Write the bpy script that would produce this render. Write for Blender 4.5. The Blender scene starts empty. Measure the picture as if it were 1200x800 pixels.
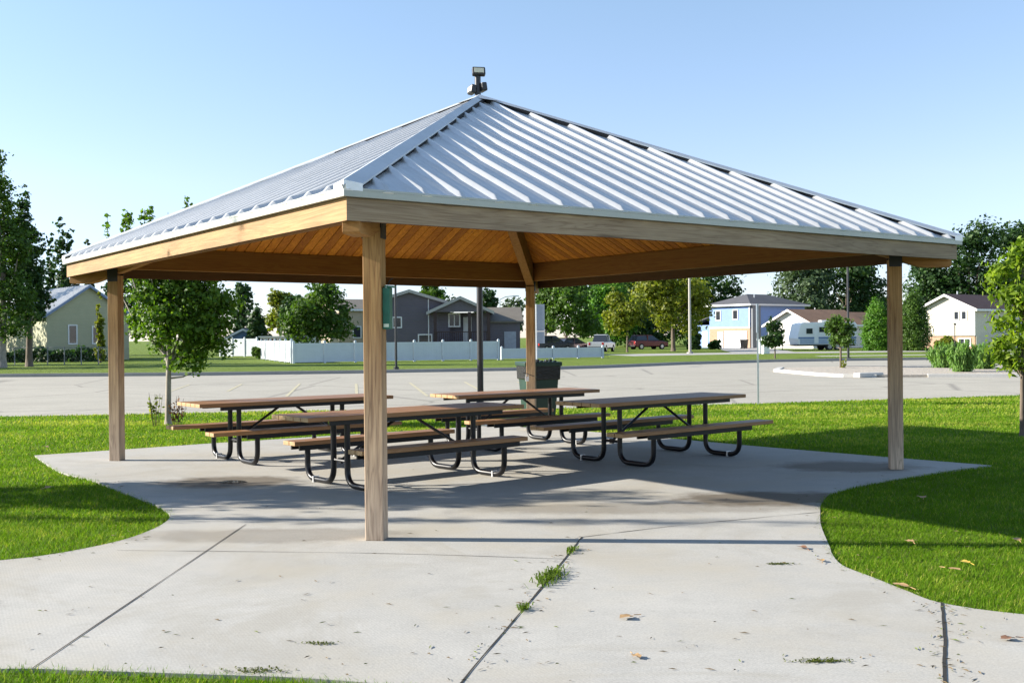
import bpy, math, random
import numpy as np
from mathutils import Vector, Matrix

random.seed(7)
RNG = np.random.default_rng(11)
S = bpy.context.scene
COL = S.collection
R = math.radians

# ------------------------------------------------------------------ camera figures
F, CH, PITCH, ROLL = 1244.4, 1.5284, -0.0038, 0.009     # focal length in pixels of a 1200 wide frame
def hor(px): return 395.3 - ROLL * (px - 600)
def at(px, depth): return ((px - 600) / F * depth, depth)
def zat(px, py, depth): return CH + (hor(px) - py) / F * depth
SUN_EL, SUN_AZ = 22.5, -85.0                            # azimuth clockwise from +Y

# ------------------------------------------------------------------ mesh helpers
class MB:
    def __init__(s): s.v = []; s.f = []; s.m = []; s.mi = 0
    def add(s, vs, fs):
        o = len(s.v); s.v += [tuple(p) for p in vs]
        for f in fs: s.f.append(tuple(i + o for i in f)); s.m.append(s.mi)
    def box(s, x0, x1, y0, y1, z0, z1, M=None):
        vs = [(x, y, z) for z in (z0, z1) for y in (y0, y1) for x in (x0, x1)]
        if M is not None: vs = [tuple(M @ Vector(p)) for p in vs]
        s.add(vs, [(0, 2, 3, 1), (4, 5, 7, 6), (0, 1, 5, 4), (2, 6, 7, 3), (0, 4, 6, 2), (1, 3, 7, 5)])
    def prism(s, poly, h0, h1, M=None):
        """polygon in x,y raised from h0 to h1"""
        n = len(poly)
        vs = [(p[0], p[1], h0) for p in poly] + [(p[0], p[1], h1) for p in poly]
        if M is not None: vs = [tuple(M @ Vector(p)) for p in vs]
        fs = [tuple(range(n))[::-1], tuple(range(n, 2 * n))]
        fs += [(i, (i + 1) % n, n + (i + 1) % n, n + i) for i in range(n)]
        s.add(vs, fs)
    def tube(s, pts, r, seg=8, r1=None, caps=True):
        pts = [Vector(p) for p in pts]; n = len(pts)
        if r1 is None: r1 = r
        rings = []
        up = None
        for i, p in enumerate(pts):
            t = (pts[min(i + 1, n - 1)] - pts[max(i - 1, 0)]).normalized()
            if up is None:
                up = Vector((0, 0, 1)) if abs(t.z) < .9 else Vector((1, 0, 0))
            a = t.cross(up).normalized(); b = a.cross(t).normalized(); up = b
            rr = r + (r1 - r) * i / max(1, n - 1) if not isinstance(r, (list, tuple)) else r[i]
            rings.append([p + (a * math.cos(k * 2 * math.pi / seg) + b * math.sin(k * 2 * math.pi / seg)) * rr for k in range(seg)])
        vs = [v for q in rings for v in q]; fs = []
        for i in range(n - 1):
            for k in range(seg):
                k2 = (k + 1) % seg
                fs.append((i * seg + k, i * seg + k2, (i + 1) * seg + k2, (i + 1) * seg + k))
        if caps:
            fs.append(tuple(range(seg))); fs.append(tuple(range((n - 1) * seg, n * seg))[::-1])
        s.add(vs, fs)
    def disc(s, c, axis, r, h, seg=16):
        c = Vector(c); a = Vector(axis).normalized()
        s.tube([c - a * h / 2, c + a * h / 2], r, seg)
    def build(s, name, mats, parent=None, smooth=False, bevel=0, loc=None, rot=None):
        me = bpy.data.meshes.new(name); me.from_pydata(s.v, [], s.f)
        if not isinstance(mats, (list, tuple)): mats = [mats]
        for m in mats: me.materials.append(m)
        if len(mats) > 1: me.polygons.foreach_set('material_index', s.m)
        if smooth is True:
            me.polygons.foreach_set('use_smooth', [True] * len(s.f))
        me.update()
        o = bpy.data.objects.new(name, me); COL.objects.link(o)
        if parent is not None: o.parent = parent
        if loc: o.location = loc
        if rot is not None: o.rotation_euler = (0, 0, rot)
        if smooth == 'auto':
            me.polygons.foreach_set('use_smooth', [True] * len(s.f))
            me.set_sharp_from_angle(angle=R(40))
        if bevel:
            b = o.modifiers.new('bevel', 'BEVEL'); b.width = bevel; b.segments = 2; b.limit_method = 'ANGLE'; b.angle_limit = R(40)
        return o

def tag(o, label, cat, group=None, kind=None):
    o['label'] = label; o['category'] = cat
    if group: o['group'] = group
    if kind: o['kind'] = kind
    return o
def thing(name, label, cat, loc=(0, 0, 0), rz=0, group=None):
    o = bpy.data.objects.new(name, None); COL.objects.link(o)
    o.empty_display_size = .3
    o.location = loc if len(loc) == 3 else (loc[0], loc[1], 0); o.rotation_euler = (0, 0, rz)
    return tag(o, label, cat, group)
def struct(o, cat=None):
    o['kind'] = 'structure'; return o
def copy_tree(root, loc, rz, label=None):
    def rec(o, par):
        c = o.copy(); COL.objects.link(c)
        if par is not None: c.parent = par
        for ch in KIDS.get(o.name, []): rec(ch, c)
        return c
    KIDS = {}
    for o in COL.objects:
        if o.parent is not None: KIDS.setdefault(o.parent.name, []).append(o)
    c = rec(root, None); c.location = loc; c.rotation_euler = (0, 0, rz)
    if label: c['label'] = label
    return c

# ------------------------------------------------------------------ materials
def new_mat(name):
    m = bpy.data.materials.new(name); m.use_nodes = True
    nt = m.node_tree; b = nt.nodes['Principled BSDF']
    return m, nt, b
def ramp(nt, fac, stops):
    r = nt.nodes.new('ShaderNodeValToRGB')
    while len(r.color_ramp.elements) < len(stops): r.color_ramp.elements.new(.5)
    for e, (p, c) in zip(r.color_ramp.elements, stops):
        e.position = p; e.color = (*c, 1) if len(c) == 3 else c
    nt.links.new(fac, r.inputs[0]); return r.outputs[0]
def noise(nt, scale=5, detail=4, rough=.55, mapping=None, coord='Object', dist=0):
    tc = nt.nodes.new('ShaderNodeTexCoord'); n = nt.nodes.new('ShaderNodeTexNoise')
    n.inputs['Scale'].default_value = scale; n.inputs['Detail'].default_value = detail
    n.inputs['Roughness'].default_value = rough; n.inputs['Distortion'].default_value = dist
    if mapping:
        mp = nt.nodes.new('ShaderNodeMapping'); mp.inputs['Scale'].default_value = mapping
        nt.links.new(tc.outputs[coord], mp.inputs[0]); nt.links.new(mp.outputs[0], n.inputs[0])
    else: nt.links.new(tc.outputs[coord], n.inputs[0])
    return n.outputs['Fac']
def mixc(nt, fac, a, b, mode='MIX'):
    m = nt.nodes.new('ShaderNodeMix'); m.data_type = 'RGBA'; m.blend_type = mode
    for sock, v in ((m.inputs[0], fac), (m.inputs[6], a), (m.inputs[7], b)):
        if isinstance(v, (int, float)): sock.default_value = v
        elif isinstance(v, tuple): sock.default_value = (*v, 1) if len(v) == 3 else v
        else: nt.links.new(v, sock)
    return m.outputs[2]
def bump(nt, b, h, strength=.3, dist=.01):
    n = nt.nodes.new('ShaderNodeBump'); n.inputs['Strength'].default_value = strength
    n.inputs['Distance'].default_value = dist
    nt.links.new(h, n.inputs['Height']); nt.links.new(n.outputs[0], b.inputs['Normal'])
def plain(name, c, rough=.6, metal=0, var=.12, scale=6, bmp=0, spec=.5, mapping=None):
    m, nt, b = new_mat(name)
    n = noise(nt, scale, 5, .6, mapping)
    lo = tuple(x * (1 - var) for x in c); hi = tuple(min(1, x * (1 + var)) for x in c)
    nt.links.new(ramp(nt, n, [(.3, lo), (.7, hi)]), b.inputs['Base Color'])
    b.inputs['Roughness'].default_value = rough; b.inputs['Metallic'].default_value = metal
    b.inputs['Specular IOR Level'].default_value = spec
    if bmp: bump(nt, b, n, bmp, .02)
    return m
def wood(name, dark, mid, light, axis, rough=.75, grey=None, fine=1.0, boards=False, knots=False):
    """grain runs along axis 0/1/2; grey = (colour, z0, z1): weathered towards the ground"""
    m, nt, b = new_mat(name)
    sc = [38 * fine] * 3; sc[axis] = 1.3
    sc2 = [9 * fine] * 3; sc2[axis] = .45
    n1 = noise(nt, 1, 6, .7, tuple(sc), dist=.3)
    n2 = noise(nt, 1, 3, .5, tuple(sc2), dist=1.2)
    w = nt.nodes.new('ShaderNodeMath'); w.operation = 'MULTIPLY_ADD'
    nt.links.new(n2, w.inputs[0]); w.inputs[1].default_value = 9
    nt.links.new(n1, w.inputs[2])
    fr = nt.nodes.new('ShaderNodeMath'); fr.operation = 'PINGPONG'; fr.inputs[1].default_value = .5
    nt.links.new(w.outputs[0], fr.inputs[0])
    c = ramp(nt, fr.outputs[0], [(.0, dark), (.16, mid), (.5, light)])
    c = mixc(nt, .5, c, ramp(nt, n1, [(.3, dark), (.6, light)]))
    if grey:
        tc = nt.nodes.new('ShaderNodeTexCoord'); sp = nt.nodes.new('ShaderNodeSeparateXYZ')
        nt.links.new(tc.outputs['Object'], sp.inputs[0])
        mr = nt.nodes.new('ShaderNodeMapRange'); mr.inputs[1].default_value = grey[1]; mr.inputs[2].default_value = grey[2]
        mr.inputs[3].default_value = 1; mr.inputs[4].default_value = 0
        nt.links.new(sp.outputs[2], mr.inputs[0])
        g = mixc(nt, 1.0, c, grey[0], 'MULTIPLY')
        hs = nt.nodes.new('ShaderNodeHueSaturation'); hs.inputs['Saturation'].default_value = .55; hs.inputs['Value'].default_value = 1.25
        nt.links.new(g, hs.inputs['Color'])
        c = mixc(nt, mr.outputs[0], c, hs.outputs[0])
    if knots:
        kn = noise(nt, 1, 2, .5, tuple(1.5 if i == axis else 7 for i in range(3)))
        c = mixc(nt, ramp(nt, kn, [(.69, (0,) * 3), (.75, (.7,) * 3)]), c, tuple(x * .45 for x in dark))
        bl = noise(nt, 1, 4, .6, tuple(.9 if i == axis else 3 for i in range(3)))
        c = mixc(nt, 1.0, c, ramp(nt, bl, [(.3, (.68, .66, .66)), (.7, (1.12, 1.1, 1.06))]), 'MULTIPLY')
    if boards:
        ta = nt.nodes.new('ShaderNodeAttribute'); ta.attribute_name = 'tint'
        c = mixc(nt, 1.0, c, ramp(nt, ta.outputs['Fac'], [(0, (.62, .56, .5)), (.5, (.95, .92, .9)), (1, (1.12, 1.15, 1.2))]), 'MULTIPLY')
        kn = noise(nt, 1, 2, .5, tuple(1.6 if i == axis else 6.5 for i in range(3)))
        c = mixc(nt, ramp(nt, kn, [(.70, (0,) * 3), (.76, (.75,) * 3)]), c, dark)
    nt.links.new(c, b.inputs['Base Color'])
    b.inputs['Roughness'].default_value = rough
    bump(nt, b, n1, .35, .004)
    return m

def leaf_mat(name, c, c2, trans=.35, spec=.3):
    m, nt, b = new_mat(name)
    at_ = nt.nodes.new('ShaderNodeAttribute'); at_.attribute_name = 'tint'
    col = ramp(nt, at_.outputs['Fac'], [(0, tuple(x * .62 for x in c)), (.5, c), (1, c2)])
    nt.links.new(col, b.inputs['Base Color']); b.inputs['Roughness'].default_value = .55
    b.inputs['Specular IOR Level'].default_value = spec
    tr = nt.nodes.new('ShaderNodeBsdfTranslucent')
    br = mixc(nt, 1.0, col, (1.5, 1.6, .7), 'MULTIPLY')
    nt.links.new(br, tr.inputs[0])
    ms = nt.nodes.new('ShaderNodeMixShader'); ms.inputs[0].default_value = trans
    nt.links.new(b.outputs[0], ms.inputs[1]); nt.links.new(tr.outputs[0], ms.inputs[2])
    nt.links.new(ms.outputs[0], nt.nodes['Material Output'].inputs[0])
    return m

MT = {}
MT['post'] = wood('post_wood', (.18, .08, .02), (.42, .215, .065), (.53, .31, .115), 2, grey=((1.06, 1.06, .90), .1, 1.7), fine=.8, knots=True)
MT['fascia_x'] = wood('fascia_wood_x', (.20, .13, .075), (.31, .225, .14), (.39, .30, .20), 0, knots=True)
MT['fascia_y'] = wood('fascia_wood_y', (.27, .14, .045), (.38, .215, .08), (.45, .275, .115), 1, knots=True)
MT['beam_x'] = wood('beam_wood_x', (.20, .068, .008), (.275, .105, .014), (.33, .14, .024), 0)
MT['beam_y'] = wood('beam_wood_y', (.20, .068, .008), (.275, .105, .014), (.33, .14, .024), 1)
MT['stain_shade_x'] = wood('stain_and_shade_x', (.07, .028, .006), (.10, .042, .009), (.13, .055, .013), 0)  # brown fascia-back stain, darkened past the beams with eave shade painted in
MT['stain_shade_y'] = wood('stain_and_shade_y', (.07, .028, .006), (.10, .042, .009), (.13, .055, .013), 1)
MT['hip'] = wood('hip_wood', (.24, .095, .018), (.33, .145, .03), (.39, .19, .05), 0, fine=.5)
MT['board_x'] = wood('pine_board_x', (.40, .115, .002), (.62, .215, .006), (.72, .29, .018), 0, fine=.6, boards=True)
MT['board_y'] = wood('pine_board_y', (.40, .115, .002), (.62, .215, .006), (.72, .29, .018), 1, fine=.6, boards=True)
MT['plank'] = wood('brown_plank', (.21, .088, .022), (.30, .138, .042), (.37, .185, .068), 0, rough=.45, fine=.8)
MT['black_steel'] = plain('black_coated_steel', (.006, .006, .008), .33, 0, .2, 12, spec=.35)
MT['dark_steel'] = plain('dark_bracket_steel', (.03, .03, .033), .5, .3)
MT['galv'] = plain('galvanised_steel', (.62, .64, .66), .4, .8, .1, 20)
MT['white_clip'] = plain('pale_zinc_clip', (.8, .8, .8), .3, .6)
MT['drip'] = plain('drip_edge_metal', (.38, .39, .34), .42, .3, .06, 3)

# roof sheet: weathered bare zinc-alloy coating
m, nt, b = new_mat('roof_metal'); MT['roof'] = m
n = noise(nt, 3, 5, .6); n2 = noise(nt, 40, 3, .6)
nt.links.new(ramp(nt, n, [(.3, (.65, .645, .63)), (.7, (.76, .75, .735))]), b.inputs['Base Color'])
b.inputs['Metallic'].default_value = .45
nt.links.new(ramp(nt, n2, [(.3, (.32,) * 3), (.7, (.42,) * 3)]), b.inputs['Roughness'])
bump(nt, b, n, .12, .01)

# concrete
def concrete(name, c, stain=True, broom=(1.0, 9.0), rough=.85, sc=1.0, cracks=False):
    m, nt, b = new_mat(name)
    big = noise(nt, .45 * sc, 5, .6); mid = noise(nt, 3.2 * sc, 6, .65); fine = noise(nt, 60 * sc, 4, .7)
    lo = tuple(x * .76 for x in c); hi = tuple(min(1, x * 1.12) for x in c)
    col = ramp(nt, big, [(.38, lo), (.60, hi)])
    col = mixc(nt, .5, col, ramp(nt, mid, [(.38, tuple(x * .68 for x in c)), (.62, hi)]))
    col = mixc(nt, .45, col, ramp(nt, fine, [(.3, tuple(x * .5 for x in c)), (.62, hi)]))
    if stain:
        sp = noise(nt, 7, 6, .75)
        f = ramp(nt, sp, [(.60, (0,) * 3), (.72, (1,) * 3)])
        mm = nt.nodes.new('ShaderNodeMath'); mm.operation = 'MULTIPLY'; mm.inputs[1].default_value = .4
        nt.links.new(f, mm.inputs[0])
        col = mixc(nt, mm.outputs[0], col, (.22, .19, .14))
        gz = noise(nt, .55, 6, .72, dist=1.5); col = mixc(nt, ramp(nt, gz, [(.50, (0,) * 3), (.62, (.55,) * 3)]), col, tuple(x * y for x, y in zip(c, (.70, .66, .58))))
        # brownish wear
        wn = noise(nt, .8, 4, .6)
        f2 = ramp(nt, wn, [(.48, (0,) * 3), (.70, (.8,) * 3)])
        col = mixc(nt, f2, col, tuple(x * y for x, y in zip(c, (.84, .77, .64))))
    if cracks:
        tc = nt.nodes.new('ShaderNodeTexCoord'); vo = nt.nodes.new('ShaderNodeTexVoronoi'); vo.feature = 'DISTANCE_TO_EDGE'; vo.inputs['Scale'].default_value = .16
        wv = nt.nodes.new('ShaderNodeTexNoise'); wv.inputs['Scale'].default_value = .7; nt.links.new(tc.outputs['Object'], wv.inputs[0])
        nt.links.new(mixc(nt, .04, tc.outputs['Object'], wv.outputs['Color'], 'ADD'), vo.inputs['Vector'])
        col = mixc(nt, ramp(nt, vo.outputs['Distance'], [(.0, (.75,) * 3), (.012, (0,) * 3)]), col, (.10, .09, .08))
        tw = noise(nt, 1, 5, .7, (.05, .35, 1)); col = mixc(nt, ramp(nt, tw, [(.52, (0,) * 3), (.7, (.5,) * 3)]), col, tuple(x * .72 for x in c))
    sk = noise(nt, 34 * sc, 3, .75); fs_ = ramp(nt, sk, [(.66, (0,) * 3), (.72, (.75,) * 3)])
    col = mixc(nt, fs_, col, tuple(x * .42 for x in c))
    bs = noise(nt, 22 * sc, 4, .75, (broom[0] * .25, broom[1], 1)); col = mixc(nt, .3, col, ramp(nt, bs, [(.3, tuple(x * .72 for x in c)), (.7, tuple(min(1, x * 1.18) for x in c))]))
    if stain:
        tc = nt.nodes.new('ShaderNodeTexCoord')
        mp = nt.nodes.new('ShaderNodeMapping'); mp.inputs['Rotation'].default_value = (0, 0, R(-28)); nt.links.new(tc.outputs['Object'], mp.inputs[0])
        wv = nt.nodes.new('ShaderNodeTexWave'); wv.inputs['Scale'].default_value = 17; wv.inputs['Distortion'].default_value = 5; wv.inputs['Detail'].default_value = 4; wv.inputs['Detail Scale'].default_value = 2.5
        nt.links.new(mp.outputs[0], wv.inputs[0])
        bf = noise(nt, .9, 3, .6); bm = nt.nodes.new('ShaderNodeMath'); bm.operation = 'MULTIPLY'; bm.inputs[1].default_value = .5; nt.links.new(bf, bm.inputs[0])
        col = mixc(nt, bm.outputs[0], col, mixc(nt, 1.0, col, ramp(nt, wv.outputs['Fac'], [(.1, (.82,) * 3), (.8, (1.08,) * 3)]), 'MULTIPLY'))
        # damp patches at fixed places on the slab
        tc = nt.nodes.new('ShaderNodeTexCoord')
        for (px, py, rx, ry, k) in DAMP:
            mp = nt.nodes.new('ShaderNodeMapping'); mp.vector_type = 'TEXTURE'
            mp.inputs['Location'].default_value = (px, py, 0); mp.inputs['Scale'].default_value = (rx, ry, 1)
            nt.links.new(tc.outputs['Object'], mp.inputs[0])
            ad = nt.nodes.new('ShaderNodeVectorMath'); ad.operation = 'LENGTH'
            nt.links.new(mp.outputs[0], ad.inputs[0])
            wob = nt.nodes.new('ShaderNodeMath'); wob.operation = 'MULTIPLY_ADD'
            nt.links.new(mid, wob.inputs[0]); wob.inputs[1].default_value = .9; nt.links.new(ad.outputs['Value'], wob.inputs[2])
            f3 = ramp(nt, wob.outputs[0], [(.0, (k,) * 3), (1.1 / 2, (k,) * 3), (1.5 / 2, (0,) * 3)])
            hv = nt.nodes.new('ShaderNodeMath'); hv.operation = 'MULTIPLY'; hv.inputs[1].default_value = .5
            nt.links.new(wob.outputs[0], hv.inputs[0])
            r_ = f3.node; nt.links.new(hv.outputs[0], r_.inputs[0])
            col = mixc(nt, f3, col, (.11, .085, .055))
    nt.links.new(col, b.inputs['Base Color'])
    b.inputs['Roughness'].default_value = rough; b.inputs['Specular IOR Level'].default_value = .3
    br = noise(nt, 14, 5, .7, (broom[0], broom[1], 1))
    ad = nt.nodes.new('ShaderNodeMath'); ad.operation = 'ADD'
    nt.links.new(br, ad.inputs[0]); nt.links.new(fine, ad.inputs[1])
    bump(nt, b, ad.outputs[0], .35, .004)
    return m
DAMP = [(-3.05, 11.45, .85, .55, .8), (2.35, 9.95, 1.0, .5, .85), (1.3, 9.45, 2.0, .35, .4), (3.9, 12.3, .9, .6, .7), (-3.9, 6.0, .9, .6, .5), (-1.9, 8.3, 1.3, .35, .4)]
MT['slab'] = concrete('slab_concrete', (.455, .437, .40))
MT['lot'] = concrete('parking_concrete', (.41, .378, .315), stain=False, sc=.25, cracks=True)
MT['kerb'] = concrete('kerb_concrete', (.56, .54, .5), stain=False)
MT['street'] = concrete('street_concrete', (.42, .40, .37), stain=False, sc=.3)
MT['kerb_dark'] = concrete('old_kerb_concrete', (.33, .32, .31), stain=False)
MT['joint'] = plain('joint_filler', (.02, .018, .015), .9)
MT['yellow_line'] = plain('faded_yellow_paint', (.46, .41, .27), .8, 0, .25, 14)
m, nt, b = new_mat('gravel'); MT['gravel'] = m
v = noise(nt, 9, 8, .8)
nt.links.new(ramp(nt, v, [(.3, (.28, .24, .19)), (.55, (.48, .42, .35)), (.75, (.64, .59, .52))]), b.inputs['Base Color'])
b.inputs['Roughness'].default_value = .95; bump(nt, b, v, .8, .06)

# lawn soil / far lawn
m, nt, b = new_mat('lawn'); MT['lawn'] = m
a1 = noise(nt, .12, 5, .6); a2 = noise(nt, 1.3, 6, .7); a3 = noise(nt, 26, 5, .8, (1.0, .45, 1))
c = ramp(nt, a1, [(.3, (.115, .19, .02)), (.7, (.19, .235, .04))])
c = mixc(nt, .55, c, ramp(nt, a2, [(.3, (.085, .16, .014)), (.7, (.225, .26, .055))]))
c = mixc(nt, .5, c, ramp(nt, a3, [(.3, (.05, .10, .008)), (.7, (.23, .29, .05))]))
nt.links.new(c, b.inputs['Base Color']); b.inputs['Roughness'].default_value = .9
b.inputs['Specular IOR Level'].default_value = .15
bump(nt, b, a3, 1.0, .08)
MT['blade'] = leaf_mat('grass_blade', (.135, .262, .012), (.44, .44, .09), .4, .08)

MT['leaf_mid'] = leaf_mat('leaf_mid_green', (.055, .115, .014), (.10, .17, .025))
MT['leaf_maple'] = leaf_mat('leaf_maple_green', (.075, .155, .012), (.15, .235, .022), .4)
MT['leaf_dark'] = leaf_mat('leaf_dark_green', (.028, .07, .016), (.055, .11, .02), .25)
MT['leaf_blue'] = leaf_mat('leaf_grey_green', (.06, .10, .045), (.12, .17, .08), .25)
MT['leaf_lime'] = leaf_mat('leaf_lime_green', (.15, .24, .018), (.28, .36, .03), .45)
MT['leaf_yellow'] = leaf_mat('leaf_yellow_green', (.14, .175, .015), (.27, .27, .03), .4)
MT['leaf_bright'] = leaf_mat('leaf_bright_green', (.075, .19, .016), (.14, .27, .026), .35)
MT['juniper'] = leaf_mat('juniper_green', (.13, .26, .05), (.26, .39, .10), .4)
MT['red_leaf'] = leaf_mat('red_brown_leaf', (.16, .06, .03), (.25, .12, .04), .3)
MT['bark'] = plain('grey_brown_bark', (.13, .10, .075), .9, 0, .35, 14, .6, mapping=(1, 1, .25))
MT['bark_pale'] = plain('pale_grey_bark', (.3, .26, .21), .9, 0, .3, 14, .5, mapping=(1, 1, .25))

# ------------------------------------------------------------------ world, sun, camera
W = bpy.data.worlds.new("World"); S.world = W; W.use_nodes = True
wn = W.node_tree; bg = wn.nodes['Background']; sky = wn.nodes.new('ShaderNodeTexSky')
sky.sky_type = 'NISHITA'; sky.sun_disc = False
sky.sun_elevation = R(SUN_EL); sky.sun_rotation = R(SUN_AZ % 360)
sky.air_density = 1.0; sky.dust_density = .1; sky.ozone_density = 2.6; sky.altitude = 300
stc = wn.nodes.new('ShaderNodeTexCoord'); ssep = wn.nodes.new('ShaderNodeSeparateXYZ'); wn.links.new(stc.outputs['Generated'], ssep.inputs[0])
srm = ramp(wn, ssep.outputs[2], [(0, (.72, .72, .96)), (.06, (.84, .80, .98)), (.14, (1.08, .92, .94)), (.35, (1.24, 1.12, 1.0)), (1, (1.24, 1.12, 1.0))])
wn.links.new(mixc(wn, 1.0, sky.outputs[0], srm, 'MULTIPLY'), bg.inputs[0]); bg.inputs[1].default_value = .10
sd = Vector((math.sin(R(SUN_AZ)) * math.cos(R(SUN_EL)), math.cos(R(SUN_AZ)) * math.cos(R(SUN_EL)), math.sin(R(SUN_EL))))
L = bpy.data.lights.new('sun', 'SUN'); L.energy = 4.8; L.angle = R(.5); L.color = (1, .935, .82)
lo = bpy.data.objects.new('sun', L); COL.objects.link(lo)
lo.rotation_euler = sd.to_track_quat('Z', 'Y').to_euler(); lo.location = sd * 60
cam = bpy.data.cameras.new('camera'); co = bpy.data.objects.new('camera', cam); COL.objects.link(co)
cam.sensor_width = 36; cam.lens = F / 1200 * 36; cam.clip_end = 4000; cam.clip_start = .1
co.matrix_world = Matrix.Translation((0, 0, CH)) @ Matrix.Rotation(math.pi / 2 + PITCH, 4, 'X') @ Matrix.Rotation(-ROLL, 4, 'Z')
S.camera = co
S.view_settings.view_transform = 'Standard'; S.view_settings.look = 'None'
S.view_settings.exposure = 1.3; S.view_settings.gamma = 1
S.cycles.max_bounces = 6; S.cycles.diffuse_bounces = 1; S.cycles.transparent_max_bounces = 4
S.cycles.use_adaptive_sampling = True; S.cycles.use_denoising = True

# ------------------------------------------------------------------ ground, slab, parking lot
def ground_sheet(name, poly, z, mat, z0=None):
    b_ = MB()
    if z0 is None:
        b_.add([(x, y, z) for x, y in poly], [tuple(range(len(poly)))])
    else: b_.prism(poly, z0, z)
    return struct(b_.build(name, mat))
GZ = -.02
ground_sheet('ground', [(-1500, -60), (1500, -60), (1500, 3000), (-1500, 3000)], GZ, MT['lawn'])
def smooth_line(p, n=4):
    p = [np.array(q, float) for q in p]; out = []
    for i in range(len(p) - 1):
        a, b_, c_, d = p[max(i - 1, 0)], p[i], p[i + 1], p[min(i + 2, len(p) - 1)]
        for k in range(n):
            t = k / n
            out.append(.5 * (2 * b_ + (c_ - a) * t + (2 * a - 5 * b_ + 4 * c_ - d) * t * t + (3 * b_ - a - 3 * c_ + d) * t ** 3))
    out.append(p[-1]); return [tuple(q) for q in out]
left_edge = smooth_line([(-6.45, 14.3), (-5.35, 12.51), (-4.65, 11.71), (-4.1, 10.95), (-3.57, 10.23), (-3.24, 9.75), (-3.0, 9.27), (-2.93, 8.84),
                         (-2.95, 8.45), (-3.02, 8.14), (-3.17, 7.85), (-3.33, 7.64), (-3.61, 7.44), (-4.6, 7.0), (-7, 6.2), (-12, 4.6)])
bottom_edge = smooth_line([(-12, 2.6), (-6, 4.2), (-3.4, 4.9), (-2.41, 4.97), (-2.0, 4.93), (-1.58, 4.88), (-.8, 4.76), (-.2, 4.5), (.3, 3.8), (.5, 2.5), (.6, 0), (.6, -3)])
right_edge = smooth_line([(5, -3), (5, 1), (6.5, 2.3), (12, 1.8)]) + smooth_line([(12, 4.2), (6, 4.9), (3.6, 5.45), (2.77, 5.77), (2.43, 6.03), (2.34, 6.32), (2.26, 6.68), (2.18, 7.03), (2.22, 7.4), (2.28, 7.66),
                          (2.46, 8.49), (2.63, 9.1), (2.82, 9.7), (3.16, 10.38), (3.93, 11.14), (4.97, 11.93), (5.54, 12.28)])
back_edge = [(5.54, 12.28), (4.34, 13.55), (3.3, 14.71), (1.67, 16.7), (-.2, 18.6), (-3.56, 16.35), (-4.45, 15.77), (-5.67, 14.85)]
SLAB = left_edge + bottom_edge + right_edge + back_edge[1:]
ground_sheet('concrete_slab', SLAB, 0, MT['slab'], -.12)

def strip(name, pts, w, z, mat, seed=0, jag=0):
    rg = random.Random(seed); b_ = MB(); pts = smooth_line(pts, 8) if jag else pts
    n = len(pts); vs = []
    for i, p in enumerate(pts):
        q0, q1 = pts[max(0, i - 1)], pts[min(n - 1, i + 1)]
        d = Vector((q1[0] - q0[0], q1[1] - q0[1])).normalized(); nn = Vector((-d.y, d.x))
        ww = w * (1 + jag * rg.uniform(-1, 1)) / 2; off = nn * (rg.uniform(-1, 1) * w * .12 * (jag > 0))
        vs += [(p[0] + nn.x * ww + off.x, p[1] + nn.y * ww + off.y, z), (p[0] - nn.x * ww + off.x, p[1] - nn.y * ww + off.y, z)]
    b_.add(vs, [(2 * i, 2 * i + 1, 2 * i + 3, 2 * i + 2) for i in range(n - 1)])
    return struct(b_.build(name, mat))
strip('slab_joint', [(-2.22, 8.8), (-2.26, 4.96)], .008, .003, MT['joint'], 1, .5)
strip('slab_joint', [(.52, 8.1), (.15, 6.4), (-.24, 4.7), (-.5, 3.4)], .010, .003, MT['joint'], 2, .5)
strip('slab_joint', [(2.43, 6.03), (2.15, 5.3), (1.88, 4.64), (1.5, 3.6)], .016, .003, MT['joint'], 3, .1)
strip('slab_joint', [(-2.9, 7.75), (-.99, 7.56), (.38, 7.3)], .006, .003, MT['joint'], 4, .6)
strip('slab_joint', [(.52, 8.1), (1.37, 8.58), (2.63, 9.14)], .008, .003, MT['joint'], 5, .6)

for px_, py_, rx_, ry_ in ((-3.02, 11.42, .17, .10),):
    b_ = MB(); n = 26; rg_ = random.Random(int(px_ * 10))
    b_.add([(px_ + math.cos(k * 6.283 / n) * rx_ * rg_.uniform(.8, 1.1), py_ + math.sin(k * 6.283 / n) * ry_ * rg_.uniform(.8, 1.1), .004) for k in range(n)], [tuple(range(n))])
    mw, nt, b = new_mat('puddle_water'); b.inputs['Base Color'].default_value = (.09, .085, .075, 1); b.inputs['Roughness'].default_value = .04
    struct(b_.build('puddle', mw))
LOT = [(-60, 20.2), (-10.64, 21.9), (-8.04, 22.3), (-5.03, 22.8), (1.45, 23.0), (5.76, 24.0), (11.87, 25.95), (20, 28.2), (60, 37), (75, 66), (34, 63), (20.8, 62.2),
       (14.6, 60.6), (9.1, 56.8), (4, 51.5), (0, 49.2), (-6.9, 47.3), (-13.3, 46.3), (-22.8, 46.6), (-60, 47)]
ground_sheet('parking_lot', LOT, GZ + .006, MT['lot'])
for a, c_ in (((266, 458), (283, 449.5)), ((335, 464), (351, 449)), ((417, 449), (417.6, 464)), ((480, 448), (500.5, 463.5)), ((544, 447), (574, 463)), ((606, 447), (648, 463)), ((196, 459), (222, 450))):
    e = []
    for (px, py) in (a, c_):
        d = CH * F / (py - hor(px) + 4.7 - 4.7); e.append(at(px, d))
    strip('parking_line', e, .09, GZ + .011, MT['yellow_line'])
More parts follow.
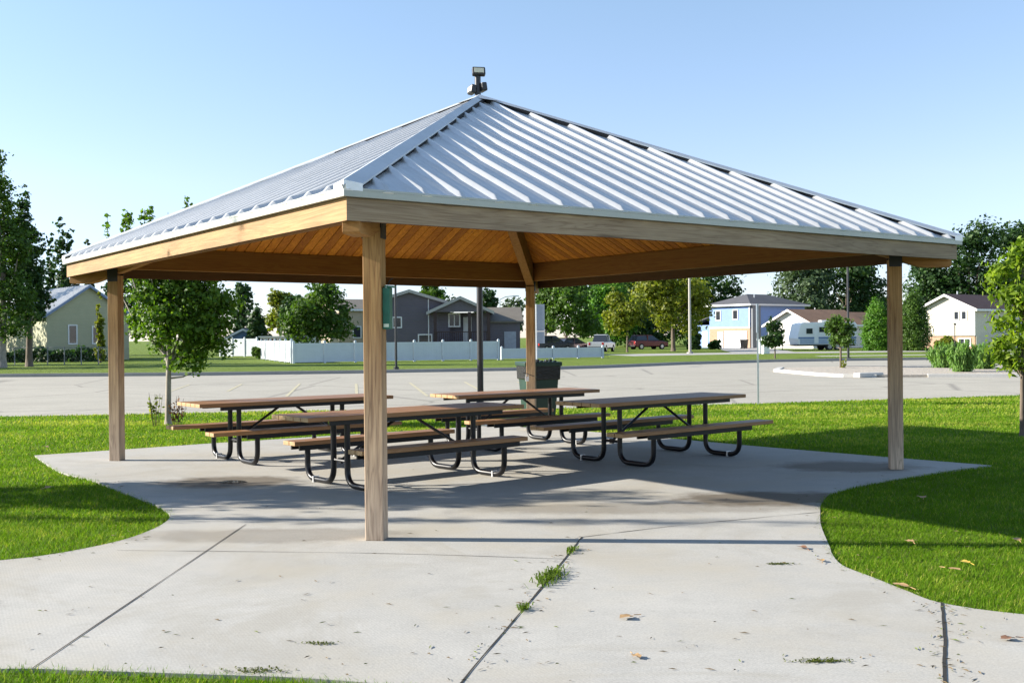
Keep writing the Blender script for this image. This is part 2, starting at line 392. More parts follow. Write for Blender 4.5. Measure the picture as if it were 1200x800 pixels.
# kerb beyond the lot
def kerb(name, pts, mat, w=.16, z1=.1, closed=False):
    b_ = MB(); n = len(pts); nn_ = []
    for i in range(n):
        if closed: q0, q1 = pts[i - 1], pts[(i + 1) % n]
        else: q0, q1 = pts[max(0, i - 1)], pts[min(n - 1, i + 1)]
        d = Vector((q1[0] - q0[0], q1[1] - q0[1])).normalized(); nn_.append(Vector((-d.y, d.x)) * w / 2)
    vs = []
    for p, q in zip(pts, nn_):
        vs += [(p[0] + q.x, p[1] + q.y, GZ), (p[0] + q.x, p[1] + q.y, z1), (p[0] - q.x, p[1] - q.y, z1), (p[0] - q.x, p[1] - q.y, GZ)]
    fs = []
    for i in range(n if closed else n - 1):
        j = (i + 1) % n
        for k in range(3): fs.append((4 * i + k, 4 * i + k + 1, 4 * j + k + 1, 4 * j + k))
    if not closed: fs += [(0, 1, 2, 3), (4 * n - 4, 4 * n - 3, 4 * n - 2, 4 * n - 1)]
    b_.add(vs, fs); return struct(b_.build(name, mat))
kerb('kerb', [(75, 66.2), (34, 63.2), (20.8, 62.4), (14.6, 60.8), (9.0, 57.0), (3.9, 51.7), (-.1, 49.4), (-6.9, 47.5), (-13.3, 46.5), (-22.8, 46.8), (-60, 47.2)], MT['kerb_dark'], .2, .13)
# street and driveways of the houses beyond
ground_sheet('street', [(9.5, 83), (20, 88), (40, 92), (120, 100), (120, 107), (40, 98.5), (18, 95), (7.5, 92)], GZ + .006, MT['street'])
ground_sheet('driveway', [(19.5, 94), (25.5, 95.5), (31.5, 132), (25.5, 134)], GZ + .011, MT['street'])
ground_sheet('sidewalk', [(22, 75.5), (34, 77.5), (75, 82), (75, 83.6), (34, 79.2), (22, 77.3)], GZ + .006, MT['kerb'])
# planted island in the lot
ISL = [(11.1, 44.6), (11.3, 42.2), (11.55, 39.6), (12.0, 38.3), (13.0, 37.9), (15.5, 37.6), (18, 36.9), (23, 36.5), (28, 37.5), (30, 41), (28, 46), (22, 48), (15, 48.5), (12, 47.4)]
ground_sheet('gravel_bed', ISL, .07, MT['gravel'], GZ)
k1 = kerb('kerb', [ISL[i] for i in (13, 0, 1, 2, 3, 4)], MT['kerb'], .24, .1)
k2 = kerb('kerb', [(14.75, 37.7)] + [ISL[i] for i in (6, 7, 8, 9, 10, 11, 12)], MT['kerb'], .24, .1)
b_ = MB(); b_.box(-.55, .55, -.17, .17, 0, .17, Matrix.Rotation(R(24), 4, 'Z'))
o = b_.build('kerb_block', MT['kerb'], bevel=.03, loc=(12.75, 38.0, GZ + .006))
tag(o, 'loose pale concrete kerb chunk lying at the gap in the gravel island edge', 'kerb block')

# ------------------------------------------------------------------ picnic shelter
TH = .6313; S1, S2 = 6.6756, 6.8285
e1 = Vector((math.cos(TH), math.sin(TH))); e2 = Vector((-math.sin(TH), math.cos(TH)))
PA = Vector((-1.0461, 8.103)); PC = PA + e1 * S1 / 2 + e2 * S2 / 2
hx, hy = S1 / 2, S2 / 2; O = .4765
shelter = thing('picnic_shelter', 'open wooden picnic shelter with ribbed silver hip roof on four posts', 'picnic shelter', (PC.x, PC.y, 0), TH)
corners = {'A': (-1, -1), 'D': (1, -1), 'B': (-1, 1), 'C': (1, 1)}
ex, ey = hx + O + .045, hy + O + .045; ZE, ZA = 2.568, 4.395
Dc = math.hypot(ex, ey); D0 = math.hypot(hx, hy)
zu = lambda d: (ZA - .085) - (ZA - ZE) * d / Dc
hip_proto = None
for k, (sx, sy) in corners.items():
    ang = math.atan2(sy * hy, sx * hx)
    b_ = MB(); h = .0715
    b_.box(-h, h, -h, h, 0, zu(D0) - .358)
    b_.build('post', MT['post'], shelter, bevel=.006, loc=(sx * hx, sy * hy, 0), rot=ang)
    b_ = MB()
    dt = D0 + (.36 - (zu(D0) - 2.275)) / -((ZA - ZE) / Dc) if False else None
    zl = 2.272; dl = (ZA - .085 - .36 - zl) * Dc / (ZA - ZE)
    dend = D0 + .60
    poly = [(.02, zu(.02)), (.02, zu(.02) - .36), (dl - .06, zu(dl - .06) - .36), (dl, zl + .004), (dl + .06, zl), (dend - .02, zl), (dend, zl + .012), (dend, zu(dend) - .02)]
    vs = [(d, -.065, z) for d, z in poly] + [(d, .065, z) for d, z in poly]; n = len(poly)
    b_.add(vs, [tuple(range(n)), tuple(range(n, 2 * n))[::-1]] + [(i, n + i, n + (i + 1) % n, (i + 1) % n) for i in range(n)])
    b_.build('hip_rafter', MT['hip'], shelter, bevel=.004, rot=ang)
    b_ = MB()
    for s_ in (-1, 1):
        b_.box(D0 - .05, D0 + .085, s_ * .0665 - .004, s_ * .0665 + .004, 2.28, 2.47) if False else b_.box(D0 - .07, D0 + .07, min(s_ * .067, s_ * .078), max(s_ * .067, s_ * .078), zu(D0) - .44, zu(D0) - .20)
    b_.build('bracket', MT['dark_steel'], shelter, rot=ang)
# beams on the post lines
bz0, bz1 = 2.45, 2.735
for sy in (-1, 1):
    b_ = MB(); b_.box(-hx + .13, hx - .13, sy * hy - .045, sy * hy + .045, bz0, bz1); b_.build('beam', MT['beam_x'], shelter, bevel=.005)
for sx in (-1, 1):
    b_ = MB(); b_.box(sx * hx - .045, sx * hx + .045, -hy + .13, hy - .13, bz0, bz1); b_.build('beam', MT['beam_y'], shelter, bevel=.005)
def ring_side(side, ox, oy, ix, iy, z0, z1):
    """one mitred side of a rectangular ring; side 0: -y, 1: +y, 2: -x, 3: +x"""
    s_ = -1 if side in (0, 2) else 1
    if side < 2: q = [(-ox, s_ * oy), (ox, s_ * oy), (ix, s_ * iy), (-ix, s_ * iy)]
    else: q = [(s_ * ox, -oy), (s_ * ox, oy), (s_ * ix, iy), (s_ * ix, -iy)]
    b2 = MB(); b2.prism(q, z0, z1); return b2
fx, fy = hx + O, hy + O
for side in range(4):
    fb = ring_side(side, fx, fy, fx - .04, fy - .04, 2.358, 2.518); fb.m[4] = 1; fb.m[0] = 1  # inner and bottom faces take the stain with painted shade
    fb.build('fascia', [MT['fascia_x' if side < 2 else 'fascia_y'], MT['stain_shade_x' if side < 2 else 'stain_shade_y']], shelter)
    ring_side(side, fx + .042, fy + .042, fx - .03, fy - .03, 2.522, 2.584).build('drip_edge', MT['drip'], shelter)
def side_pt(side, u, v, ax, ay, ze, za, off=0):
    """u along the eave in metres, v 0..1 from eave to apex, off along the outward slope normal"""
    if side == 0: p, nrm = Vector((u, -ay * (1 - v), ze + (za - ze) * v)), Vector((0, -(za - ze), ay))
    elif side == 1: p, nrm = Vector((-u, ay * (1 - v), ze + (za - ze) * v)), Vector((0, (za - ze), ay))
    elif side == 2: p, nrm = Vector((-ax * (1 - v), -u, ze + (za - ze) * v)), Vector((-(za - ze), 0, ax))
    else: p, nrm = Vector((ax * (1 - v), u, ze + (za - ze) * v)), Vector(((za - ze), 0, ax))
    return p + nrm.normalized() * off
PITCHR, RH = .326, .038
for side in range(4):
    half = ex if side < 2 else ey
    us = [(-half, 0), (half, 0), (0, 0)]
    k = 0; c_ = -half + .03
    while c_ < half + .1:
        for du, hh in ((-.044, 0), (-.036, .13), (-.020, .92), (-.014, 1), (.014, 1), (.020, .92), (.036, .13), (.044, 0)):
            if abs(c_ + du) < half: us.append((c_ + du, hh * RH))
        for du in (.12, .205):      # shallow stiffening flutes in the pan
            for d2, hh in ((-.014, 0), (0, .0035), (.014, 0)):
                if abs(c_ + du + d2) < half: us.append((c_ + du + d2, hh))
        c_ += PITCHR
    us = sorted(us); b_ = MB()
    # keep u=0 height interpolated
    arr = np.array([q for q in us if q[0] != 0]); us = sorted([tuple(q) for q in arr] + [(0., float(np.interp(0, arr[:, 0], arr[:, 1])))])
    vs, fs = [], []
    for u, hh in us:
        vm = 1 - abs(u) / half
        vt = min(.017, vm * .5)
        vs += [side_pt(side, u, 0, ex, ey, ZE, ZA, hh * .12), side_pt(side, u, vt, ex, ey, ZE, ZA, hh), side_pt(side, u, max(vm - .004, vt), ex, ey, ZE, ZA, hh)]
    fs = [(3 * i + k, 3 * i + 3 + k, 3 * i + 4 + k, 3 * i + 1 + k) for i in range(len(us) - 1) for k in (0, 1)]
    b_.add(vs, fs)
    for (ua, ha), (ub, hb) in zip(us, us[1:]):          # closed rib ends at the eave
        if max(ha, hb) > .004: b_.add([side_pt(side, ua, 0, ex, ey, ZE, ZA, -.006), side_pt(side, ub, 0, ex, ey, ZE, ZA, -.006), side_pt(side, ub, 0, ex, ey, ZE, ZA, hb * .12), side_pt(side, ua, 0, ex, ey, ZE, ZA, ha * .12)], [(0, 1, 2, 3)])
    b_.mi = 1; uu = -half + .03 + .075
    while uu < half:
        for vv in (.05, .22, .39, .56, .73, .9):
            if vv < 1 - abs(uu) / half - .05:
                q = [side_pt(side, uu + dx, vv + dv / 4.4, ex, ey, ZE, ZA, .001) for dx, dv in ((-.011, 0), (0, -.011), (.011, 0), (0, .011))]
                b_.add(q + [side_pt(side, uu, vv, ex, ey, ZE, ZA, .010)], [(0, 1, 4), (1, 2, 4), (2, 3, 4), (3, 0, 4)])
        uu += PITCHR
    b_.build('roof_panel', [MT['roof'], MT['dark_steel']], shelter, smooth='auto')
    # ceiling boards run up the slope, with open V joints
    cx, cy = fx - .04, fy - .04
    zc = ZE - .075 + (ZA - ZE) * .045 / ex; za_ = ZA - .075
    half = cx if side < 2 else cy
    us = [(-half, 0), (half, 0)]; c_ = -half + .05
    while c_ < half:
        for du, hh in ((-.009, 0), (0, .02), (.009, 0)):
            if abs(c_ + du) < half: us.append((c_ + du, hh))
        c_ += .137
    us = sorted(us); b_ = MB(); vs = []
    for u, hh in us:
        vm = 1 - abs(u) / half
        vs += [side_pt(side, u, 0, cx, cy, zc, za_, hh), side_pt(side, u, vm, cx, cy, zc, za_, hh)]
    b_.add(vs, [(2 * i, 2 * i + 1, 2 * i + 3, 2 * i + 2) for i in range(len(us) - 1)])
    c_o = b_.build('ceiling', MT['board_y' if side < 2 else 'board_x'], shelter)
    bi = np.floor((np.array([(us[i][0] + us[i + 1][0]) / 2 for i in range(len(us) - 1)]) + half - .05) / .137).astype(int) + 1
    tv = np.random.default_rng(side + 40).uniform(0, 1, bi.max() + 2)
    c_o.data.attributes.new('tint', 'FLOAT', 'FACE').data.foreach_set('value', tv[bi].astype(np.float32))
# hip caps with black foam closures under them
MT['foam'] = plain('black_foam_closure', (.012, .012, .014), .9)
for (sx, sy) in corners.values():
    b_ = MB(); w = .15; up = RH + .016; vs = []; bc = MB()
    for t in (0, .985):
        c_ = Vector((sx * ex * (1 - t), sy * ey * (1 - t), ZE + (ZA - ZE) * t + up))
        w1 = min(w, ex * (1 - t) * .98 + .03)
        vs += [c_ + Vector((-sx * w1, 0, -.004)), c_ + Vector((-sx * w1, 0, -.018)), c_ + Vector((0, 0, .012)), c_ + Vector((0, -sy * w1, -.004)), c_ + Vector((0, -sy * w1, -.018))]
    b_.add(vs, [(0, 5, 7, 2), (2, 7, 8, 3), (1, 6, 5, 0), (3, 8, 9, 4)])
    e0 = len(b_.v); cz = ZE - .004                       # folded end of the cap at the eave corner
    b_.add([b_.v[0], b_.v[2], b_.v[3], (b_.v[0][0], b_.v[0][1], cz), (b_.v[2][0], b_.v[2][1], cz), (b_.v[3][0], b_.v[3][1], cz)], [(0, 3, 4, 1), (1, 4, 5, 2)])
    b_.build('hip_cap', MT['roof'], shelter)
    for ax in (0, 1):
        vs = []
        for t in (.006, .97):
            c_ = Vector((sx * ex * (1 - t), sy * ey * (1 - t), ZE + (ZA - ZE) * t)); w1 = min(w - .035, ex * (1 - t) * .9)
            o_ = Vector((-sx * w1, 0, 0)) if ax == 0 else Vector((0, -sy * w1, 0))
            vs += [c_ + o_ + Vector((0, 0, -.01)), c_ + o_ + Vector((0, 0, RH + .012))]
        bc.add(vs, [(0, 2, 3, 1)])
    bc.build('closure_strip', MT['foam'], shelter)
b_ = MB(); q = .2; zt = ZA + RH + .03
b_.add([(0, 0, zt)] + [(sx * q, sy * q, zt - q * (ZA - ZE) / ex - .005) for sx, sy in ((-1, -1), (1, -1), (1, 1), (-1, 1))], [(0, 1, 2), (0, 2, 3), (0, 3, 4), (0, 4, 1)])
b_.build('apex_cap', MT['roof'], shelter)

# green wooden box screwed to the front post
gx = thing('post_box', 'small green painted wooden box mounted high on the front post', 'box', (0, 0, 0))
angA = TH + math.atan2(-hy, -hx)          # outward diagonal of the front post
dirA = Vector((math.cos(angA), math.sin(angA))); perp = Vector((-dirA.y, dirA.x))
if perp.x < 0: perp = -perp
pc = PA + perp * (.0715 + .032)
gx.location = (pc.x, pc.y, 1.60); gx.rotation_euler = (0, 0, math.atan2(perp.y, perp.x))
MT['green_box'] = plain('green_box_paint', (.015, .125, .075), .5, 0, .2, 12)
MT['cream_label'] = plain('cream_label', (.6, .66, .5), .6)
b_ = MB(); b_.box(-.03, .026, -.045, .045, 0, .315); b_.build('body', MT['green_box'], gx, bevel=.004)
b_ = MB(); b_.box(-.034, .032, -.05, .05, .317, .330, Matrix.Rotation(R(4), 4, 'Y')); b_.build('lid', MT['green_box'], gx)
b_ = MB(); b_.box(-.02, .02, -.0485, -.0455, .015, .04); b_.build('label', MT['cream_label'], gx)
b_ = MB(); b_.tube([(.0, 0, .335), (.02, -.01, .37), (.045, -.015, .385)], .004, 6); b_.build('hook', MT['dark_steel'], gx)

# ------------------------------------------------------------------ picnic tables
def arc_path(pts, rad, n=5):
    out = [Vector(pts[0])]
    for a, c_, d in zip(pts, pts[1:], pts[2:]):
        a, c_, d = Vector(a), Vector(c_), Vector(d)
        u, w = (a - c_).normalized(), (d - c_).normalized()
        p0, p1 = c_ + u * rad, c_ + w * rad
        for k in range(n + 1):
            t = k / n; out.append(p0 * (1 - t) ** 2 + c_ * 2 * t * (1 - t) + p1 * t * t)
    out.append(Vector(pts[-1])); return out
MT['plank_end'] = plain('plank_end_grain', (.40, .25, .11), .6, 0, .15, 30)
def planks(x0, x1, y0, y1, z0, z1, n):
    b2 = MB(); w = (y1 - y0) / n
    for i in range(n):
        g = .004
        b2.box(x0, x1, y0 + i * w + (g if i else 0), y0 + (i + 1) * w - (g if i < n - 1 else 0), z0, z1)
        b2.m[-2] = b2.m[-1] = 1          # sawn ends
    return b2
def make_table(label, loc, rz, x0, x1, b0, b1, l0, l1):
    t = thing('picnic_table', label, 'picnic table', (*loc, 0), rz, group='picnic tables under the shelter')
    TW, ZT, ZB, BO, BW = .372, .76, .44, .785, .255
    planks(x0, x1, -TW, TW, ZT - .045, ZT, 5).build('tabletop', [MT['plank'], MT['plank_end']], t, bevel=.005)
    for s in (-1, 1):
        y0, y1 = sorted((s * BO, s * (BO - BW)))
        planks(b0, b1, y0, y1, ZB - .045, ZB, 2).build('bench_seat', [MT['plank'], MT['plank_end']], t, bevel=.005)
        b2 = MB()
        for yy in (y0 + .03, y1 - .055): b2.box(l0 - .16, l1 + .16, yy, yy + .025, ZB - .10, ZB - .046)
        for xx in (l0, (l0 + l1) / 2, l1): b2.box(xx - .02, xx + .02, y0 + .056, y1 - .056, ZB - .085, ZB - .047)
        b2.build('bench_rail', MT['black_steel'], t)
    b2 = MB()
    for yy in (-.30, .275): b2.box(l0 - .3, l1 + .3, yy, yy + .025, ZT - .095, ZT - .046)
    for xx in (l0, (l0 + l1) / 2, l1): b2.box(xx - .025, xx + .025, -.274, .274, ZT - .085, ZT - .047)
    b2.build('top_rail', MT['black_steel'], t)
    xm = (l0 + l1) / 2
    for xs in (l0, l1):
        for s in (-1, 1):
            b2 = MB(); yo = BO - BW / 2 + .02
            path = arc_path([(xs, s * .135, ZT - .05), (xs, s * .135, .031), (xs, s * yo, .031), (xs, s * yo, ZB - .05)], .16, 7)
            b2.tube(path, .031, 12)
            lg = b2.build('leg', MT['black_steel'], t, smooth='auto')
            if (xs < xm) == (s > 0):
                b2 = MB(); ym = s * (.135 + yo) / 2
                b2.box(xs - .037, xs + .037, ym + s * .10 - .009, ym + s * .10 + .009, 0.0, .065)
                b2.build('anchor_clip', MT['white_clip'], lg)
        b2 = MB(); b2.tube([(xs, -.105, .27), (xs, .105, .27)], .016, 8)
        b2.box(xs - .012, xs + .012, -.03, .03, .24, .30); b2.build('crossbar', MT['black_steel'], t)
        b2 = MB(); sg = 1 if xs > xm else -1
        b2.tube([(xm + sg * .06, 0, ZT - .06), (xs - sg * .02, 0, .28)], .017, 8); b2.build('brace', MT['black_steel'], t)
    return t
make_table('brown picnic table nearest the left post and the young maple', (-2.926, 13.823), .659, -1.329, 1.376, -1.325, 1.25, -.732, .72)
make_table('picnic table right behind the front post, its top jutting past the benches', (-1.109, 11.59), .707, -1.482, 1.317, -1.131, 1.007, -.895, .754)
make_table('picnic table standing just in front of the dark wheeled trash bin', (.043, 15.096), .621, -1.193, 1.254, -1.216, 1.10, -.72, .72)
make_table('fully shaded picnic table at the open right side beside the lawn', (1.787, 13.318), .70, -1.35, 1.349, -1.40, 1.372, -.775, .809)

# ------------------------------------------------------------------ wheeled trash bin beside the back post
MT['bin_green'] = plain('dark_green_plastic', (.012, .04, .028), .45, 0, .15, 5)
MT['black_bag'] = plain('black_bag_plastic', (.008, .008, .009), .25, 0, .2, 20, .5)
tb = thing('trash_bin', 'tall dark green wheeled trash bin with black bag over its rim behind back post', 'trash bin', (.44, 17.95, 0), R(14))
b_ = MB()
def frustum(b2, w0, d0, w1, d1, z0, z1):
    b2.add([(-w0, -d0, z0), (w0, -d0, z0), (w0, d0, z0), (-w0, d0, z0), (-w1, -d1, z1), (w1, -d1, z1), (w1, d1, z1), (-w1, d1, z1)],
           [(0, 3, 2, 1), (4, 5, 6, 7), (0, 1, 5, 4), (1, 2, 6, 5), (2, 3, 7, 6), (3, 0, 4, 7)])
frustum(b_, .24, .25, .31, .33, .05, 1.1); b_.build('body', MT['bin_green'], tb, bevel=.03)
b_ = MB(); frustum(b_, .318, .338, .33, .352, .86, 1.17); b_.build('bag', MT['black_bag'], tb, bevel=.02)
b_ = MB(); frustum(b_, .345, .365, .35, .37, 1.10, 1.175); b_.build('rim', MT['bin_green'], tb, bevel=.015)
b_ = MB()
for i in range(7): b_.box(-.27 + i * .08, -.225 + i * .08, -.33 + .02 * (i % 2), -.2, 1.176, 1.20 + .012 * (i % 3))
b_.build('bag_fold', MT['black_bag'], tb, bevel=.01)
for s in (-1, 1):
    b_ = MB(); b_.disc((s * .25, .27, .11), (1, 0, 0), .11, .05, 18); b_.build('wheel', MT['black_bag'], tb)
tb.scale = (.93, .93, .95)
lk = thing('padlock', 'small pale padlock and chain hanging on the back post', 'padlock', (.24, 17.36, .86))
b_ = MB(); b_.box(-.03, .03, -.02, 0, -.05, .03); b_.build('body', MT['white_clip'], lk, bevel=.006)
b_ = MB(); b_.tube([(-.018, -.01, .03), (-.018, -.01, .06), (0, -.01, .075), (.018, -.01, .06), (.018, -.01, .03)], .005, 6); b_.build('shackle', MT['galv'], lk)
b_ = MB(); b_.tube([(-.06, 0, .09), (0, -.012, .075), (.06, 0, .05), (.12, .02, .03)], .006, 6); b_.build('chain', MT['dark_steel'], lk)

# ------------------------------------------------------------------ poles and signs
MT['pole_dark'] = plain('bronze_pole_paint', (.03, .03, .035), .4, .2, .15)
MT['lens_warm'] = plain('frosted_lens', (.75, .68, .5), .3)
fp = thing('floodlight_pole', 'slim dark pole behind the shelter carrying floodlights above the roof apex', 'light pole', (-.56, 18.6, GZ), 0)
top = zat(558, 88, 18.6)
b_ = MB(); b_.tube([(0, 0, 0), (0, 0, top + .02)], .055, 14); b_.build('pole', MT['pole_dark'], fp, smooth='auto')
b_ = MB(); b_.box(-.15, .15, -.15, .15, .0, .03); b_.build('base_plate', MT['galv'], fp)
def flood(name, loc, rx, rz, parent):
    M = Matrix.Translation(loc) @ Matrix.Rotation(rz, 4, 'Z') @ Matrix.Rotation(rx, 4, 'X')
    b2 = MB(); b2.box(-.115, .115, -.05, .05, -.075, .075, M); h_ = b2.build(name, MT['pole_dark'], parent, bevel=.02)
    b2 = MB(); b2.box(-.085, .085, -.056, -.0515, -.045, .045, M); b2.build('lens', MT['lens_warm'], h_)
    b2 = MB(); b2.tube([M @ Vector((0, .05, 0)), M @ Vector((0, .10, -.05))], .018, 8); b2.build('arm', MT['pole_dark'], h_)
flood('floodlight', Vector((.02, -.04, top + .06)), R(-18), R(10), fp)
flood('floodlight', Vector((-.10, .02, top - .24)), R(-10), R(-70), fp)
flood('floodlight', Vector((.08, .03, top - .20)), R(-8), R(115), fp)

def pole(name, label, cat, px, depth, ztop, r, mat, r1=None):
    x, y = at(px, depth); t = thing(name, label, cat, (x, y, GZ))
    b2 = MB(); b2.tube([(0, 0, 0), (0, 0, ztop)], r, 12, r1); b2.build('pole', mat, t, smooth='auto')
    b2 = MB(); b2.disc((0, 0, .06), (0, 0, 1), r * 2.2, .12, 14); b2.build('base', mat, t)
    return t
MT['pole_pale'] = plain('pale_concrete_pole', (.38, .355, .32), .7, 0, .08, 3)
def lamp_arm(t, z, L_, mat, rz=0):
    c_, s_ = math.cos(rz), math.sin(rz)
    b2 = MB(); b2.tube([(0, 0, z - .1), (c_ * L_ * .5, s_ * L_ * .5, z + .12), (c_ * L_, s_ * L_, z + .15)], .035, 8); b2.build('arm', mat, t)
    b2 = MB(); b2.box(L_ - .1, L_ + .55, -.12, .12, z + .08, z + .2, Matrix.Rotation(rz, 4, 'Z')); b2.build('lamp_head', mat, t, bevel=.03)
t = pole('street_lamp', 'pale concrete lamp post standing on the grass before the blue house', 'street lamp', 808.5, 93, 9.2, .13, MT['pole_pale'], .09); lamp_arm(t, 9.1, 1.2, MT['pole_pale'], R(120))
t = pole('street_lamp', 'dark slender lamp post beside the gravel island tree', 'street lamp', 994, 66, 7.2, .075, MT['pole_dark'], .06); lamp_arm(t, 7.1, .8, MT['pole_dark'], R(60))
t = pole('street_lamp', 'black lamp post on the grass before the white vinyl fence', 'street lamp', 464, 53.5, 6.0, .065, MT['pole_dark'], .05); lamp_arm(t, 5.9, .8, MT['pole_dark'], R(60))
x, y = at(586, 150); t = thing('street_lamp', 'far street lamp with long arm above the grey wing roof', 'street lamp', (x, y, GZ))
b_ = MB(); b_.tube([(0, 0, 0), (0, 0, zat(586, 351, 150))], .1, 8, .08); b_.build('pole', MT['galv'], t)
b_ = MB(); zt = zat(586, 351, 150); b_.tube([(0, 0, zt), (.8, 0, zt + .4), (2.0, 0, zt + .5)], .06, 8); b_.build('arm', MT['galv'], t)
b_ = MB(); b_.box(1.9, 2.7, -.15, .15, zt + .43, zt + .58); b_.build('lamp_head', MT['galv'], t)

MT['sign_grey'] = plain('bare_sign_back', (.24, .28, .33), .45, .4, .06, 4)
x, y = at(888, 23.6); t = thing('sign_post', 'thin steel post with a sign seen edge-on at the lawn edge', 'sign', (x, y, GZ), R(80))
zt = zat(887, 356, 23.6)
b_ = MB(); b_.box(-.025, .025, -.02, .02, 0, zt + .02); b_.build('post', MT['galv'], t)
b_ = MB(); b_.box(-.19, .19, .0215, .0245, zt - .62, zt + .02); b_.build('sign_plate', MT['sign_grey'], t)
x, y = at(628.6, 47.5); t = thing('sign_post', 'grey back of a double traffic sign on a steel post behind the trash bin', 'sign', (x, y, GZ), R(-8))
zt = zat(628, 356, 47.5)
b_ = MB(); b_.tube([(0, 0, 0), (0, 0, zt)], .035, 8); b_.build('post', MT['galv'], t)
b_ = MB(); b_.box(.04, .38, -.02, .0, zt - 1.2, zt); b_.box(.04, .38, -.02, .0, zt - 1.75, zt - 1.22); b_.build('sign_plate', MT['sign_grey'], t)

# ------------------------------------------------------------------ trees and bushes
def leaf_mesh(name, pts, nrm, size, mat, aspect=.62, tint=None, rg=None, jit=.4, droop=0):
    """one four-cornered leaf per point"""
    rg = rg or RNG; n = len(pts)
    d = rg.normal(size=(n, 3)); d[:, 2] -= droop
    d -= nrm * np.sum(d * nrm, 1)[:, None] * .6
    d /= np.linalg.norm(d, axis=1)[:, None] + 1e-9
    s_ = np.cross(d, nrm + rg.normal(size=(n, 3)) * .5); s_ /= np.linalg.norm(s_, axis=1)[:, None] + 1e-9
    L_ = size * (1 + jit * rg.uniform(-1, 1, n))[:, None]
    v = np.stack([pts - d * L_ * .5, pts + s_ * L_ * aspect * .5, pts + d * L_ * .5, pts - s_ * L_ * aspect * .5], 1).reshape(-1, 3)
    me = bpy.data.meshes.new(name); me.vertices.add(4 * n); me.loops.add(4 * n); me.polygons.add(n)
    me.vertices.foreach_set('co', v.ravel()); me.loops.foreach_set('vertex_index', np.arange(4 * n, dtype=np.int32))
    me.polygons.foreach_set('loop_start', np.arange(0, 4 * n, 4, dtype=np.int32))
    me.update(calc_edges=True)
    at_ = me.attributes.new('tint', 'FLOAT', 'FACE')
    at_.data.foreach_set('value', (rg.uniform(0, 1, n) if tint is None else np.clip(tint, 0, 1)).astype(np.float32))
    me.materials.append(mat); return me
def crown_points(blobs, clumps, per, cr, rg, inner=.35):
    vol = np.array([b2[3] * b2[4] * b2[5] for b2 in blobs]) ** .75; vol /= vol.sum()
    idx = rg.choice(len(blobs), clumps, p=vol); B = np.array(blobs)[idx]
    u = rg.normal(size=(clumps, 3)); u /= np.linalg.norm(u, axis=1)[:, None]
    r = (inner + (1 - inner) * rg.uniform(0, 1, clumps) ** .5)
    r *= 1 + rg.normal(size=clumps) * .10
    C_ = B[:, :3] + u * B[:, 3:] * r[:, None]
    q = rg.normal(size=(clumps, per, 3)) * .5; q *= cr * (.6 + .8 * rg.uniform(0, 1, (clumps, 1, 1)))
    q[:, :, 2] *= .7
    P = (C_[:, None, :] + q).reshape(-1, 3)
    nr = (np.repeat(u, per, 0) * .8 + q.reshape(-1, 3) / cr * .5 + np.array([0, 0, .4]) + rg.normal(size=(clumps * per, 3)) * .45)
    nr /= np.linalg.norm(nr, axis=1)[:, None]
    tint = np.repeat(rg.uniform(.15, .85, clumps), per) + rg.normal(size=clumps * per) * .18
    return P, nr, tint
def blob_crown(h0, h1, r, rg, kind):
    """list of ellipsoids that make up a crown between heights h0 and h1"""
    H_ = h1 - h0; bl = []
    if kind == 'round':
        bl.append((0, 0, h0 + H_ * .5, r * .72, r * .72, H_ * .42))
        for i in range(11):
            a = rg.uniform(0, 6.283); t = rg.uniform(.15, .9); w = math.sin(math.pi * (.18 + .72 * t)) * r * .68
            s_ = r * rg.uniform(.28, .46)
            bl.append((math.cos(a) * w, math.sin(a) * w, h0 + H_ * t, s_, s_, min(s_ * rg.uniform(.8, 1.1), H_ * .3)))
    elif kind == 'column':
        n = 9
        for i in range(n):
            t = (i + .5) / n; w = r * (.95 - .75 * t ** 2) * rg.uniform(.75, 1.05); a = rg.uniform(0, 6.283)
            bl.append((math.cos(a) * r * .22, math.sin(a) * r * .22, h0 + H_ * t, w, w, H_ / n * 1.0))
        for i in range(6):
            t = rg.uniform(.1, .8); a = rg.uniform(0, 6.283); w = r * (1 - t * .7)
            bl.append((math.cos(a) * w * .8, math.sin(a) * w * .8, h0 + H_ * t, r * .32, r * .32, H_ * .1))
    elif kind == 'cone':
        n = 10
        for i in range(n):
            t = (i + .5) / n; w = r * (1 - t) ** .85 * rg.uniform(.85, 1.05) + r * .06
            bl.append((0, 0, h0 + H_ * t, w, w, H_ / n * 1.05))
    elif kind == 'arbor':
        n = 8
        for i in range(n):
            t = (i + .5) / n; w = r * (1 - abs(t - .3) ** 2.0 * 1.5)
            bl.append((0, 0, h0 + H_ * t * .95, w, w, H_ / n * 1.1))
    elif kind == 'loose':
        for i in range(15):
            a = rg.uniform(0, 6.283); t = rg.uniform(.05, 1); w = math.sin(math.pi * (.12 + .72 * t)) * r * rg.uniform(.3, .85)
            s_ = r * rg.uniform(.22, .38)
            bl.append((math.cos(a) * w, math.sin(a) * w, h0 + H_ * t * .95, s_, s_, s_ * .85))
    return bl
